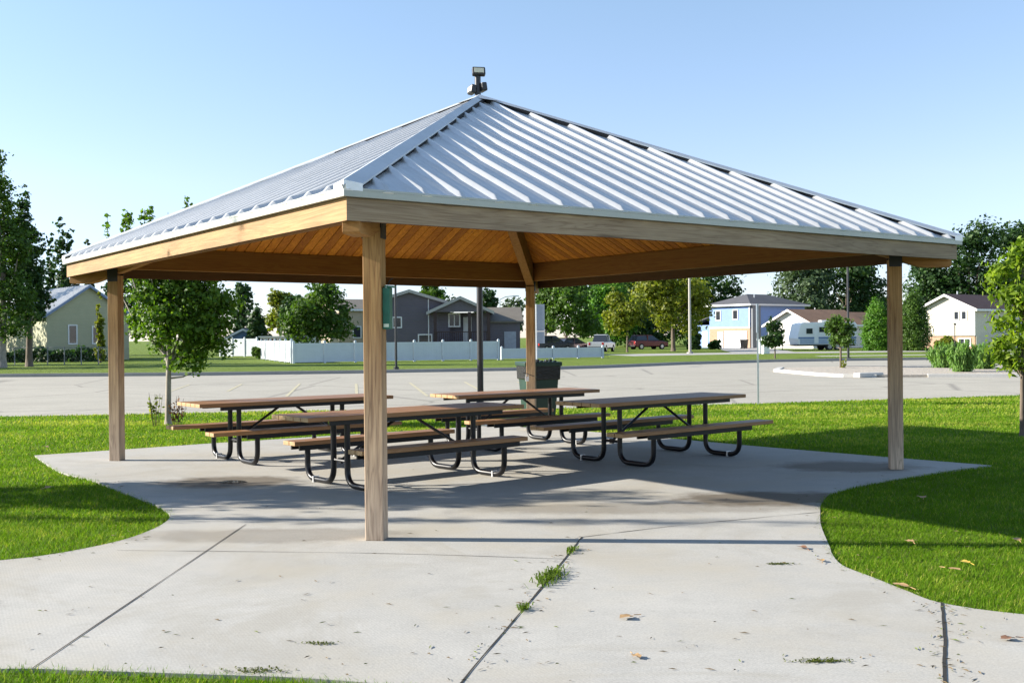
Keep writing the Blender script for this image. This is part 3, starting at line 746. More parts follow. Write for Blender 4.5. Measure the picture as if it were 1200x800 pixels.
def tree(name, label, cat, loc, h, r, base, kind, mat, leaf, clumps, per, seed, trunk_r=None, bark='bark', group=None, cr=None, extra=None, limbs=6, droop=0, aspect=.62, inner=.35):
    rg = np.random.default_rng(seed)
    t = thing(name, label, cat, (loc[0], loc[1], GZ), 0, group)
    bl = blob_crown(base, h, r, rg, kind)
    if extra: bl += extra
    tr = trunk_r or h * .018
    b2 = MB(); lean = rg.normal(size=2) * .02 * h
    top_ = base + (h - base) * .72
    path = [(0, 0, 0), (0, 0, .05 * h), (lean[0] * .3, lean[1] * .3, base), (lean[0], lean[1], top_)]
    b2.tube(path, [tr * 1.35, tr * 1.05, tr * .85, tr * .2], 9)
    for i in range(limbs):
        q = bl[rg.integers(len(bl))]; z0 = base + (h - base) * rg.uniform(-.03, .35)
        f = min(1, max(0, (z0 - base) / max(.01, top_ - base))); p0 = Vector((lean[0] * f, lean[1] * f, z0))
        p1 = Vector(q[:3]); 
        if p1.z < z0 + .1: p1.z = z0 + .1 * h
        mid = p0.lerp(p1, .5) + Vector((0, 0, -.03 * h))
        b2.tube([p0, mid, p1], [tr * .5, tr * .32, tr * .1], 6)
    b2.build('trunk', MT[bark], t, smooth=True)
    P, nr, ti = crown_points(bl, clumps, per, cr or r * .16, rg, inner)
    me = leaf_mesh('crown', P, nr, leaf, MT[mat], aspect, ti, rg, droop=droop)
    c_ = bpy.data.objects.new('crown', me); COL.objects.link(c_); c_.parent = t
    return t
def ptree(label, px, top_py, depth, r_px, kind, mat, seed, base=None, clumps=420, per=11, name='tree', cat='tree', leaf=None, bark='bark', **kw):
    h = zat(px, top_py, depth); r = r_px / F * depth
    return tree(name, label, cat, at(px, depth), h, r, base if base is not None else h * .2, kind, MT and mat, leaf or max(.16, depth * .0034), clumps, per, seed, bark=bark, **kw)
BT = 'trees behind the houses'
# left
ptree('tall leafy poplar at the left edge of the photo, tallest tree there', 2, 172, 64, 42, 'column', 'leaf_mid', 1, base=2.3, clumps=1100, per=13, bark='bark_pale', name='poplar_tree')
ptree('shorter poplar close beside the tall one, right in front of the cream building', 34, 226, 66, 23, 'column', 'leaf_dark', 2, base=2.9, clumps=620, name='poplar_tree')
ptree('narrow upright tree rising behind the metal roof of the cream building', 77, 258, 112, 19, 'column', 'leaf_dark', 3, base=2, clumps=420, group=BT, name='poplar_tree')
ptree('small dark spire tree left of the narrow one behind the metal roof', 60, 281, 116, 8, 'column', 'leaf_dark', 4, base=2, clumps=200, group=BT, name='poplar_tree')
ptree('small dark spire tree just left of the shelter eave tip', 104, 279, 118, 8, 'column', 'leaf_dark', 5, base=2, clumps=200, group=BT, name='poplar_tree')
ptree('dark tree filling the gap between cream building and left post', 140, 322, 108, 26, 'round', 'leaf_dark', 6, base=.8, clumps=420)
ptree('slim yellow-green sapling at the right end of the cream building', 117, 345, 76, 6, 'column', 'leaf_yellow', 7, base=.4, clumps=110, per=9, name='sapling')
ptree('wide dark tree behind the young maple', 215, 340, 125, 30, 'round', 'leaf_dark', 8, base=1, clumps=520)
ptree('dark upright tree just right of the young maple crown', 284, 326, 118, 17, 'column', 'leaf_dark', 9, base=1, clumps=300)
ptree('dark spruce behind the small blue garage', 302, 357, 112, 20, 'cone', 'leaf_dark', 10, base=.4, clumps=420, per=10, name='spruce_tree')
ptree('yellow-green tree lit by the sun above the white fence corner', 328, 342, 104, 19, 'round', 'leaf_yellow', 12, base=2.0, clumps=320)
ptree('big dense green tree behind the white fence, left of the purple house', 372, 335, 84, 40, 'round', 'leaf_mid', 13, base=1.5, clumps=650, per=13, extra=[(-1.0, 0, 2.6, 1.9, 1.9, 1.5), (1.5, 0, 2.4, 1.6, 1.6, 1.2)])
ptree('dark green tree standing close to the left of the big dense one', 350, 342, 90, 22, 'round', 'leaf_dark', 14, base=1.5, clumps=380)
ptree('green treetop peeking over the purple house main roof', 512, 331, 135, 26, 'round', 'leaf_mid', 15, base=2, clumps=300)
ptree('darker treetop peeking over the porch roof of the purple house', 570, 336, 138, 16, 'round', 'leaf_dark', 16, base=2, clumps=240)
ptree('pale distant tree between lamp arm and back post', 600, 350, 190, 19, 'round', 'leaf_blue', 17, base=2, clumps=260, leaf=.55)
ptree('pale distant tree just right of the back post', 640, 347, 195, 16, 'round', 'leaf_blue', 18, base=2, clumps=240, leaf=.55)
# middle
ptree('large green maple behind the parked dark cars', 664, 318, 128, 42, 'round', 'leaf_mid', 19, base=1.0, clumps=820, per=12)
ptree('bright green tree between the large maple and yellowing trees', 712, 312, 152, 40, 'round', 'leaf_bright', 20, base=.6, clumps=800, per=12)
ptree('low dark evergreen mass behind the red suv', 742, 352, 156, 42, 'round', 'leaf_dark', 21, base=.2, clumps=400)
ptree('small yellowing tree with a bare slanted trunk left of the red suv', 735, 347, 104, 29, 'round', 'leaf_yellow', 22, base=2.1, clumps=430, per=10)
ptree('large yellowing tree with forked trunk right of the red suv', 789, 318, 109, 50, 'loose', 'leaf_yellow', 23, base=2.4, clumps=720, per=11, trunk_r=.22, limbs=9)
ptree('dark tree behind the yellowing tree, above the blue house entry', 836, 312, 175, 42, 'round', 'leaf_dark', 24, base=2, clumps=480)
ptree('tall dark tree hidden mostly by the shelter beam', 765, 300, 170, 62, 'round', 'leaf_mid', 25, base=.5, clumps=800)
ptree('dark columnar evergreen shrub at the left corner of the blue house', 812, 377, 118, 9, 'arbor', 'leaf_dark', 26, base=.1, clumps=220, name='evergreen_shrub', cat='shrub')
# right
ptree('grey-green cottonwood behind the brown roof, left of two', 938, 303, 165, 46, 'round', 'leaf_blue', 27, base=1.5, clumps=760, per=12)
ptree('dark cottonwood behind the brown roof, right of two', 992, 298, 170, 42, 'round', 'leaf_dark', 28, base=1.5, clumps=760, per=12)
ptree('small rounded tree far away between cottonwood and right post', 1028, 346, 185, 22, 'round', 'leaf_dark', 29, base=1, clumps=300)
ptree('tall dark tree behind the white house, tallest at right', 1135, 256, 135, 52, 'round', 'leaf_dark', 30, base=1.5, clumps=950, per=13, extra=[(-3, 0, 7, 2.6, 2.6, 2.4), (2.4, 0, 6, 2.6, 2.6, 2.6)])
ptree('dark green tree left of the tallest one behind arborvitae', 1088, 292, 138, 40, 'round', 'leaf_dark', 31, base=.8, clumps=680)
ptree('dark tree behind the white house, partly hidden by near lime tree', 1188, 262, 140, 42, 'round', 'leaf_dark', 32, base=2, clumps=480)
ptree('bright green conical arborvitae left of the right shelter post', 1028, 350, 99, 16, 'arbor', 'leaf_bright', 33, base=.02, clumps=1100, per=12, name='arborvitae', cat='shrub', leaf=.17, cr=.28, inner=.8)
ptree('darker rounded arborvitae at the corner of the white house', 1071, 341, 97, 18, 'arbor', 'leaf_mid', 34, base=.02, clumps=1100, per=12, name='arborvitae', cat='shrub', leaf=.18, cr=.3, inner=.78)
ptree('yellow-green bush under the white house window', 1108, 396, 92, 12, 'round', 'leaf_yellow', 35, base=.1, clumps=160, name='bush', cat='shrub')
ptree('small dark tree on the grass in front of the travel trailer', 908, 371, 70, 14, 'column', 'leaf_dark', 36, base=.8, clumps=260, per=11, leaf=.17)
ptree('small round-headed tree growing in the gravel island', 985, 366, 47, 19, 'round', 'leaf_mid', 37, base=.95, clumps=330, per=12, leaf=.12, trunk_r=.05, extra=None)
ptree('low foundation shrubs beside the blue house garage', 838, 399, 119, 7, 'round', 'leaf_dark', 38, base=.05, clumps=110, name='bush', cat='shrub')
ptree('green bush growing against the sunlit white fence return', 303, 408, 84, 9, 'round', 'leaf_mid', 39, base=.05, clumps=130, name='bush', cat='shrub')
# near young maple left, with tall upright shoots above the eave
mp = at(196, 19.4)
rg = np.random.default_rng(70)
shoots = []
for (px, py, w) in ((133, 252, .05), (144, 249, .085), (154, 250, .075), (166, 245, .08), (181, 246, .075), (194, 248, .05), (220, 231, .045), (247, 234, .03)):
    dx = (px - 196) / F * 19.4; zt = zat(px, py, 19.4)
    n_ = 6
    for i in range(n_): shoots.append((dx + rg.normal() * .01, rg.normal() * .25 if i == 0 else shoots[-1][1], zt - .07 - i * .13, w * (.75 + .12 * i), w, .12))
blm = [((px - 196) / F * 19.4 + .0, dy, zat(px, py, 19.4), rr, rr, rr * .9) for px, py, dy, rr in
       ((180, 345, 0, .42), (215, 340, .1, .45), (243, 350, 0, .38), (256, 372, .1, .28), (162, 372, 0, .22), (200, 375, -.3, .45), (240, 385, -.1, .4), (258, 404, 0, .2), (225, 410, 0, .3),
        (185, 400, .1, .22), (232, 432, 0, .13), (210, 318, 0, .4), (170, 320, .2, .35), (245, 318, 0, .35), (190, 290, 0, .35), (225, 300, 0, .3), (160, 385, .3, .2), (262, 352, .3, .24), (208, 425, 0, .14))]
t = thing('maple_tree', 'young maple on the lawn behind the left tables with upright shoots above the eave', 'tree', (mp[0], mp[1], GZ))
b_ = MB(); b_.tube([(0, 0, 0), (0, 0, .12), (.02, 0, 1.0), (.05, 0, 2.4)], [.075, .055, .045, .02], 10)
for q in blm[:17]:
    z0 = min(q[2] - .15, 1.0 + .5 * rg.uniform()); b_.tube([(.02, 0, z0), (q[0] * .5, q[1] * .5, (z0 + q[2]) / 2 - .05), q[:3]], [.022, .015, .005], 6)
for s_ in shoots[::6]: b_.tube([(s_[0] * .6, s_[1] * .6, 2.0), (s_[0] * .95, s_[1], 2.8), (s_[0], s_[1], s_[2] + .1)], [.014, .010, .004], 5)
b_.build('trunk', MT['bark_pale'], t, smooth=True)
P, nr, ti = crown_points(blm, 1350, 13, .14, rg, .15); P2, nr2, ti2 = crown_points(shoots, 190, 6, .05, rg, .2)
me = leaf_mesh('crown', np.vstack([P, P2]), np.vstack([nr, nr2]), .072, MT['leaf_maple'], .75, np.concatenate([ti, ti2]), rg)
c_ = bpy.data.objects.new('crown', me); COL.objects.link(c_); c_.parent = t
# reddish weed stems at its foot
def stem_plant(label, name, loc, h, mats, seed, n=10, leaf=.065):
    rg = np.random.default_rng(seed); t = thing(name, label, 'plant', (loc[0], loc[1], GZ))
    b2 = MB(); P = []
    for i in range(n):
        x, y = rg.normal(size=2) * .09; hh = h * rg.uniform(.6, 1)
        b2.tube([(x * .4, y * .4, 0), (x, y, hh)], .005, 5, .003)
        for k in range(9):
            f = rg.uniform(.25, 1); P.append((x * (.4 + .6 * f) + rg.normal() * .02, y * (.4 + .6 * f) + rg.normal() * .02, hh * f))
    b2.build('stem', MT['bark'], t)
    P = np.array(P); nr = rg.normal(size=P.shape); nr /= np.linalg.norm(nr, axis=1)[:, None]
    me = leaf_mesh('foliage', P, nr, leaf, MT[mats], .6, None, rg); c_ = bpy.data.objects.new('foliage', me); COL.objects.link(c_); c_.parent = t
stem_plant('yellow-green weed stems left of the young maple trunk', 'weed', (mp[0] - .12, mp[1] - .3), .62, 'leaf_yellow', 41)
stem_plant('red-brown weed stems right of the young maple trunk', 'weed', (mp[0] + .24, mp[1] - .25), .58, 'red_leaf', 42)
stem_plant('yellowish weeds at the foot of the gravel island tree', 'weed', (at(988, 46.4)[0], 46.4), .5, 'leaf_yellow', 43, 9, .1)
# near lime-green tree at the right edge
nt_ = at(1198, 15.8)
bl = [((px - 1198) / F * 15.8, dy, zat(px, py, 15.8), rr, rr, rr * .8) for px, py, dy, rr in
      ((1190, 300, 0, .2), (1178, 318, .1, .2), (1172, 345, 0, .17), (1188, 340, -.2, .25), (1182, 375, .1, .22), (1175, 400, 0, .17), (1182, 420, .1, .18), (1200, 425, 0, .22), (1200, 390, -.2, .3),
       (1215, 350, 0, .4), (1225, 400, .1, .35), (1235, 310, .1, .3), (1245, 370, 0, .3), (1210, 300, .2, .25), (1200, 285, .1, .13), (1168, 412, .1, .1), (1166, 322, 0, .09), (1225, 435, 0, .2))]
t = thing('lime_tree', 'near lime-green sapling with drooping leaves at the right edge of the photo', 'tree', (nt_[0], nt_[1], GZ))
b_ = MB(); b_.tube([(-.01, 0, 0), (-.01, 0, .1), (0, 0, .9), (.03, 0, 2.3)], [.05, .038, .032, .014], 10)
for q in bl: b_.tube([(.01, 0, max(.85, q[2] - .3)), (q[0] * .5, q[1] * .5, q[2] - .05), q[:3]], [.014, .01, .004], 6)
b_.build('trunk', MT['bark'], t, smooth=True)
rg = np.random.default_rng(90)
P, nr, ti = crown_points(bl, 520, 9, .13, rg, .1)
me = leaf_mesh('crown', P, nr, .115, MT['leaf_lime'], .42, ti, rg, droop=.9)
c_ = bpy.data.objects.new('crown', me); COL.objects.link(c_); c_.parent = t
# trees left of the picture whose shade falls across the left lawn and the slab
tree('maple_tree', 'young upright maple left of the photo that shades the left lawn', 'tree', (-9.4, 10.95), 4.6, 1.1, 1.2, 'column', 'leaf_mid', .1, 760, 13, 71, trunk_r=.05)
tree('maple_tree', 'second slimmer young maple left of the photo shading the slab', 'tree', (-10.6, 9.75), 6.2, .16, 2.2, 'column', 'leaf_mid', .08, 90, 9, 72, trunk_r=.035, cr=.12)
for i, (x, y, h, lab) in enumerate(((-51, 89, 13, 'tall poplar left of the photo, between two others by the pale green building'), (-44, 71, 13, 'tall poplar left of the photo, nearest the chain link fence'), (-52, 84, 14, 'tall poplar left of the photo beside the pale green building'), (-55, 94, 14, 'tall poplar left of the photo, farthest back behind the building'), (-47, 63, 11, 'poplar left of the photo, nearest the parking lot'))):
    tree('poplar_tree', lab, 'tree', (x, y), h, 3.1, .6, 'column', 'leaf_mid', .32, 560, 10, 80 + i)

# junipers on the island
def juniper(label, px, depth, w_px, top_py, seed):
    x, y = at(px, depth); rg = np.random.default_rng(seed)
    t = thing('juniper_bush', label, 'shrub', (x, y, .06), 0, 'junipers on the gravel island')
    r = w_px / F * depth; h = zat(px, top_py, depth); P, N, b2 = [], [], MB()
    for i in range(95):
        a = rg.uniform(0, 6.283); rr = r * rg.uniform(.1, 1) ** .7; hh = h * rg.uniform(.6, 1.0) * (1 - .3 * (rr / r) ** 2)
        d0 = np.array([math.cos(a) * rr * .35, math.sin(a) * rr * .35, .05]); d1 = np.array([math.cos(a) * rr, math.sin(a) * rr, hh])
        if i % 3 == 0: b2.tube([d0, d1 * .97], .012, 4, .004)
        n_ = 60; f = rg.uniform(.12, 1, n_)[:, None]; p = d0 * (1 - f) + d1 * f; p[:, 2] = d0[2] + (d1[2] - d0[2]) * f[:, 0] ** 1.3
        p += rg.normal(size=(n_, 3)) * .07 * (1.15 - f); P.append(p)
        q = rg.normal(size=(n_, 3)) * .6 + np.array([math.cos(a), math.sin(a), .3]); N.append(q / np.linalg.norm(q, axis=1)[:, None])
    b2.build('stem', MT['bark'], t)
    P = np.vstack(P); N = np.vstack(N)
    me = leaf_mesh('foliage', P, N, .2, MT['juniper'], .2, None, rg, droop=-2.2)
    c_ = bpy.data.objects.new('foliage', me); COL.objects.link(c_); c_.parent = t
juniper('spreading juniper on the gravel island, leftmost of three', 1104, 45.5, 19, 401, 51)
juniper('spreading juniper on the gravel island, between two others and nearest the kerb', 1127, 40.5, 20, 398, 52)
juniper('spreading juniper on the gravel island, rightmost behind the lime tree', 1152, 43.5, 20, 402, 53)

# ------------------------------------------------------------------ houses
MT['trim'] = plain('white_trim', (.75, .75, .73), .5, 0, .04)
m, nt, b = new_mat('window_glass'); MT['glass'] = m
b.inputs['Base Color'].default_value = (.03, .035, .045, 1); b.inputs['Roughness'].default_value = .08; b.inputs['Specular IOR Level'].default_value = .6
def siding(name, c, var=.05):
    m, nt, b = new_mat(name)
    tc = nt.nodes.new('ShaderNodeTexCoord'); sp = nt.nodes.new('ShaderNodeSeparateXYZ'); nt.links.new(tc.outputs['Object'], sp.inputs[0])
    mm = nt.nodes.new('ShaderNodeMath'); mm.operation = 'MULTIPLY'; mm.inputs[1].default_value = 5.2; nt.links.new(sp.outputs[2], mm.inputs[0])
    fr = nt.nodes.new('ShaderNodeMath'); fr.operation = 'FRACT'; nt.links.new(mm.outputs[0], fr.inputs[0])
    n = noise(nt, 1.5, 4, .6)
    nt.links.new(ramp(nt, n, [(.3, tuple(x * (1 - var) for x in c)), (.7, tuple(min(1, x * (1 + var)) for x in c))]), b.inputs['Base Color'])
    b.inputs['Roughness'].default_value = .6; bump(nt, b, fr.outputs[0], .8, .03); return m
def shingle(name, c):
    m, nt, b = new_mat(name)
    n = noise(nt, 9, 5, .8, (1, 1, 1)); n2 = noise(nt, .8, 3, .5)
    col = mixc(nt, .5, ramp(nt, n, [(.3, tuple(x * .6 for x in c)), (.7, tuple(x * 1.35 for x in c))]), ramp(nt, n2, [(.3, tuple(x * .85 for x in c)), (.7, tuple(x * 1.15 for x in c))]))
    nt.links.new(col, b.inputs['Base Color']); b.inputs['Roughness'].default_value = .9; bump(nt, b, n, .5, .03); return m
def brick(name, c1, c2, mortar):
    m, nt, b = new_mat(name)
    tc = nt.nodes.new('ShaderNodeTexCoord'); sp = nt.nodes.new('ShaderNodeSeparateXYZ'); nt.links.new(tc.outputs['Object'], sp.inputs[0])
    ad = nt.nodes.new('ShaderNodeMath'); ad.operation = 'ADD'; nt.links.new(sp.outputs[0], ad.inputs[0]); nt.links.new(sp.outputs[1], ad.inputs[1])
    cb = nt.nodes.new('ShaderNodeCombineXYZ'); nt.links.new(ad.outputs[0], cb.inputs[0]); nt.links.new(sp.outputs[2], cb.inputs[1])
    br = nt.nodes.new('ShaderNodeTexBrick'); nt.links.new(cb.outputs[0], br.inputs[0]); br.inputs['Scale'].default_value = 3.2
    br.inputs['Color1'].default_value = (*c1, 1); br.inputs['Color2'].default_value = (*c2, 1); br.inputs['Mortar'].default_value = (*mortar, 1)
    nt.links.new(br.outputs[0], b.inputs['Base Color']); b.inputs['Roughness'].default_value = .9; return m
def window(par, face, u, z, w, h, dims, frame='trim', proud=.0, name='window', split=0):
    """face: front (y=0 plane, u along x), left (x=0 plane, u along y), right; the frame is a ring, its pane a sub-part"""
    l = dims
    def P(a, c_, d):
        if face == 'front': return (a, -d - proud, c_)
        if face == 'left': return (-d - proud, a, c_)
        return (l[0] + d + proud, a, c_)
    def slab(b2, a0, a1, z0, z1, d0, d1):
        p, q = P(a0, z0, d0), P(a1, z1, d1)
        b2.box(min(p[0], q[0]), max(p[0], q[0]), min(p[1], q[1]), max(p[1], q[1]), z0, z1)
    t_ = min(.1, w * .16); b2 = MB()
    slab(b2, u - w / 2, u + w / 2, z, z + t_, .004, .06); slab(b2, u - w / 2, u + w / 2, z + h - t_, z + h, .004, .06)
    slab(b2, u - w / 2, u - w / 2 + t_, z + t_, z + h - t_, .004, .06); slab(b2, u + w / 2 - t_, u + w / 2, z + t_, z + h - t_, .004, .06)
    for i in range(split):
        uu = u - w / 2 + w * (i + 1) / (split + 1); slab(b2, uu - t_ / 3, uu + t_ / 3, z + t_, z + h - t_, .004, .055)
    fr = b2.build(name, MT[frame], par)
    b2 = MB(); slab(b2, u - w / 2 + t_, u + w / 2 - t_, z + t_, z + h - t_, .008, .03); b2.build('pane', MT['glass'], fr)
    return fr
def panel(par, face, u, z, w, h, dims, mat, name, d=.05, nrib=0):
    b2 = MB()
    def slab(a0, a1, z0, z1, d0, d1):
        if face == 'front': b2.box(a0, a1, -d1, -d0, z0, z1)
        elif face == 'left': b2.box(-d1, -d0, a0, a1, z0, z1)
        else: b2.box(dims[0] + d0, dims[0] + d1, a0, a1, z0, z1)
    slab(u - w / 2, u + w / 2, z, z + h, .004, d)
    for i in range(nrib): slab(u - w / 2 + .05, u + w / 2 - .05, z + h * (i + .2) / nrib, z + h * (i + .85) / nrib, d + .001, d + .02)
    return b2.build(name, MT[mat] if isinstance(mat, str) else mat, par)
def gable_walls(w, l, he, hr, ridge, z0=0):
    b2 = MB()
    if ridge == 'y': poly = [(0, z0), (w, z0), (w, he), (w / 2, hr), (0, he)]; M = [(p[0], 0, p[1]) for p in poly] + [(p[0], l, p[1]) for p in poly]
    else: poly = [(0, z0), (l, z0), (l, he), (l / 2, hr), (0, he)]; M = [(0, p[0], p[1]) for p in poly] + [(w, p[0], p[1]) for p in poly]
    n = 5; b2.add(M, [tuple(range(n)), tuple(range(n, 2 * n))[::-1]] + [(i, n + i, n + (i + 1) % n, (i + 1) % n) for i in range(n)])
    return b2
def gable_roof(par, w, l, he, hr, ridge, mat, oh=.4, th=.14, trim='trim'):
    """two slabs meeting at the ridge, plus white barge boards"""
    span = w if ridge == 'y' else l; run = l if ridge == 'y' else w
    sl = (hr - he) / (span / 2); b2 = MB(); bt = MB()
    def P(a, r_, z): return (a, r_, z) if ridge == 'y' else (r_, a, z)
    lift = .02
    for s in (-1, 1):
        a0 = span / 2; a1 = span / 2 + s * (span / 2 + oh); z1 = he - sl * oh
        vs = [P(a0, -oh, hr + lift), P(a1, -oh, z1 + lift), P(a1, run + oh, z1 + lift), P(a0, run + oh, hr + lift)]
        vs += [(p[0], p[1], p[2] + th) for p in vs]
        b2.add(vs, [(0, 1, 2, 3), (4, 7, 6, 5), (0, 4, 5, 1), (1, 5, 6, 2), (2, 6, 7, 3), (3, 7, 4, 0)])
        for rr in (-oh - .03, run + oh + .005):
            vs = [P(a0, rr, hr - .1), P(a1, rr, z1 - .1), P(a1, rr, z1 + th + lift - .02), P(a0, rr, hr + th + lift - .02)]
            vs2 = [P(a0, rr + .025, hr - .1), P(a1, rr + .025, z1 - .1), P(a1, rr + .025, z1 + th + lift - .02), P(a0, rr + .025, hr + th + lift - .02)]
            bt.add(vs + vs2, [(0, 1, 2, 3), (4, 7, 6, 5), (0, 4, 5, 1), (1, 5, 6, 2), (2, 6, 7, 3), (3, 7, 4, 0)])
        vs = [P(a1 + s * .004, -oh, z1 - .06), P(a1 + s * .03, -oh, z1 - .06), P(a1 + s * .03, run + oh, z1 - .06), P(a1 + s * .004, run + oh, z1 - .06)]
        vs += [(p[0], p[1], p[2] + th + .06) for p in vs]
        bt.add(vs, [(0, 1, 2, 3), (4, 7, 6, 5), (0, 4, 5, 1), (1, 5, 6, 2), (2, 6, 7, 3), (3, 7, 4, 0)])
    r_ = b2.build('roof', mat, par); bt.build('trim', MT[trim], r_); return r_
def vent(par, x, y, z, h=.5):
    b2 = MB(); b2.tube([(x, y, z), (x, y, z + h)], .07, 8); b2.build('vent_pipe', MT['galv'], par)

# cream building with a ribbed metal roof
MT['cream_sid'] = siding('pale_green_siding', (.43, .42, .28)); MT['blue_trim'] = plain('blue_grey_trim', (.16, .22, .36), .5)
x, y = at(55, 84); w, l, he, hr = 6.6, 12, 3.7, 6.0
h_ = thing('storage_building', 'pale green building with silver ribbed metal roof at far left', 'building', (x, y, GZ), R(42))
gable_walls(w, l, he, hr, 'y').build('wall', MT['cream_sid'], h_)
rf = gable_roof(h_, w, l, he, hr, 'y', MT['roof'], .35, .1, 'blue_trim')
b_ = MB(); sl = (hr - he) / (w / 2)
for s in (-1, 1):
    for i in range(29):
        yy = -.3 + i * .44
        p0 = (w / 2, yy, hr + .125); p1 = (w / 2 + s * (w / 2 + .33), yy, he - sl * .33 + .125)
        b_.tube([p0, p1], .035, 4)
b_.build('rib', MT['roof'], rf)
window(h_, 'front', 2.0, 1.3, .75, 1.6, (w, l)); window(h_, 'front', 3.9, 1.3, .75, 1.5, (w, l)); window(h_, 'left', 3.9, 1.2, 1.1, .9, (w, l))
panel(h_, 'front', 5.6, 0, .95, 1.5, (w, l), 'blue_trim', 'door')
# chain link fence before it
MT['old_galv'] = plain('dull_galvanised_steel', (.22, .23, .24), .6, .5)
def chain_fence(label, p0, p1, h, n):
    a, c_ = Vector((*p0, GZ)), Vector((*p1, GZ)); d = c_ - a; L_ = d.length
    t = thing('chain_link_fence', label, 'fence', (a.x, a.y, GZ), math.atan2(d.y, d.x))
    for i in range(n + 1):
        b2 = MB(); b2.tube([(L_ * i / n, 0, 0), (L_ * i / n, 0, h + .06)], .035, 6); b2.build('post', MT['old_galv'], t)
    b2 = MB(); b2.tube([(0, 0, h), (L_, 0, h)], .022, 6); b2.build('top_rail', MT['old_galv'], t)
    b2 = MB(); k = int(L_ / .22)
    for i in range(k):
        x0 = i * .22; b2.add([(x0, .03, .03), (x0 + .004, .03, .03), (x0 + .004 + h * .5, .03, h - .03), (x0 + h * .5, .03, h - .03)], [(0, 1, 2, 3)])
        b2.add([(x0 + h * .5, .034, .03), (x0 + .004 + h * .5, .034, .03), (x0 + .004, .034, h - .03), (x0, .034, h - .03)], [(0, 1, 2, 3)])
    b2.build('wire_mesh', MT['old_galv'], t)
chain_fence('grey chain link fence on the far lawn before the pale green building', at(-40, 72), at(135, 69.5), 1.15, 9)
MT['hedge'] = MT['leaf_dark']
def hedge(label, p0, p1, h, d, seed, mat='leaf_dark'):
    a, c_ = Vector((*p0, 0)), Vector((*p1, 0)); L_ = (c_ - a).length; rg = np.random.default_rng(seed)
    t = thing('hedge', label, 'hedge', (a.x, a.y, GZ), math.atan2((c_ - a).y, (c_ - a).x))
    n = int(L_ * 220); P = np.stack([rg.uniform(0, L_, n), rg.normal(size=n) * d * .4, rg.uniform(0, 1, n) ** .7 * h], 1)
    P[:, 2] *= 1 + .15 * np.sin(P[:, 0] * 1.7) + .1 * np.sin(P[:, 0] * 4.1)
    nr = rg.normal(size=(n, 3)) + np.array([0, -.5, .6]); nr /= np.linalg.norm(nr, axis=1)[:, None]
    me = leaf_mesh('foliage', P, nr, .28, MT[mat], .7, None, rg); o = bpy.data.objects.new('foliage', me); COL.objects.link(o); o.parent = t
    b2 = MB()
    for i in range(int(L_ / 1.5)): b2.tube([(.5 + i * 1.5, 0, 0), (.5 + i * 1.5, 0, h * .8)], .04, 5)
    b2.build('stem', MT['bark'], t)
hedge('low dark hedge along the foot of the pale green building', at(-30, 80), at(122, 80), .95, .8, 61)
# small blue garage
MT['blue_sid'] = siding('slate_blue_siding', (.15, .24, .40)); MT['grey_shing'] = shingle('grey_shingle', (.13, .13, .14))
x, y = at(263, 112); w, l = 3.9, 6
h_ = thing('garage', 'small slate blue gabled garage behind the far white fence', 'garage', (x, y, GZ), R(6))
he, hr = zat(263, 397, 112), zat(288, 386, 112)
gable_walls(w, l, he, hr, 'y').build('wall', MT['blue_sid'], h_); gable_roof(h_, w, l, he, hr, 'y', MT['grey_shing'], .3)
window(h_, 'front', 2.0, .9, .8, .7, (w, l))
# purple-grey house
MT['purple_sid'] = siding('purple_grey_siding', (.125, .112, .14)); MT['brown_shing'] = shingle('grey_brown_shingle', (.16, .14, .115))
MT['dark_wood'] = plain('dark_stained_wood', (.05, .028, .025), .7); MT['gable_trim'] = plain('tan_grey_trim', (.38, .37, .34), .6)
D_ = 88; x, y = at(433, D_); w, l = 6.65, 11
he, hr = zat(527, 355, D_), zat(484, 341, D_)
h_ = thing('house', 'purple grey house with covered porch behind the long white fence', 'house', (x, y, GZ), R(3))
gable_walls(w, l, he, hr, 'y').build('wall', MT['purple_sid'], h_); gable_roof(h_, w, l, he, hr, 'y', MT['brown_shing'], .35, .14, 'gable_trim')
window(h_, 'front', 1.95, 2.4, 1.5, .95, (w, l), split=1); window(h_, 'front', 4.6, .9, 1.2, 1.0, (w, l))
b_ = MB(); b_.tube([(4.9, -.05, 0), (4.9, -.05, he + .4)], .05, 6); b_.build('downpipe', MT['trim'], h_)
# porch wing, set in front and to the right
pw0, pw1 = (504 - 433) / F * D_, (575 - 433) / F * D_; pe, pr = zat(540, 365, D_ - 2), zat(540, 348.5, D_ - 2)
b_ = MB(); b_.box(w + .004, pw1, 1.2, 8, 0, pe)
b_.add([(pw0 + .2, .0, pe + .02), (pw1, .0, pe + .02), ((pw0 + pw1) / 2, .0, pr), (pw0 + .2, .12, pe + .02), (pw1, .12, pe + .02), ((pw0 + pw1) / 2, .12, pr)], [(0, 1, 2), (5, 4, 3), (0, 3, 4, 1), (1, 4, 5, 2), (2, 5, 3, 0)]) 
b_.m = [0] * len(b_.f)
b2 = MB(); M = Matrix.Translation((0, -1.5, 0)); b2.v = [(a, c_ - 1.55, d) for a, c_, d in b_.v[8:]]; b2.f = [tuple(i - 8 for i in f) for f in b_.f[6:]]; b2.m = [0] * len(b2.f)
b_.v = b_.v[:8]; b_.f = b_.f[:6]; b_.m = b_.m[:6]
b_.build('porch_wall', MT['purple_sid'], h_); b2.build('porch_gable', MT['purple_sid'], h_)
b_ = MB(); bt = MB(); mid = (pw0 + pw1) / 2
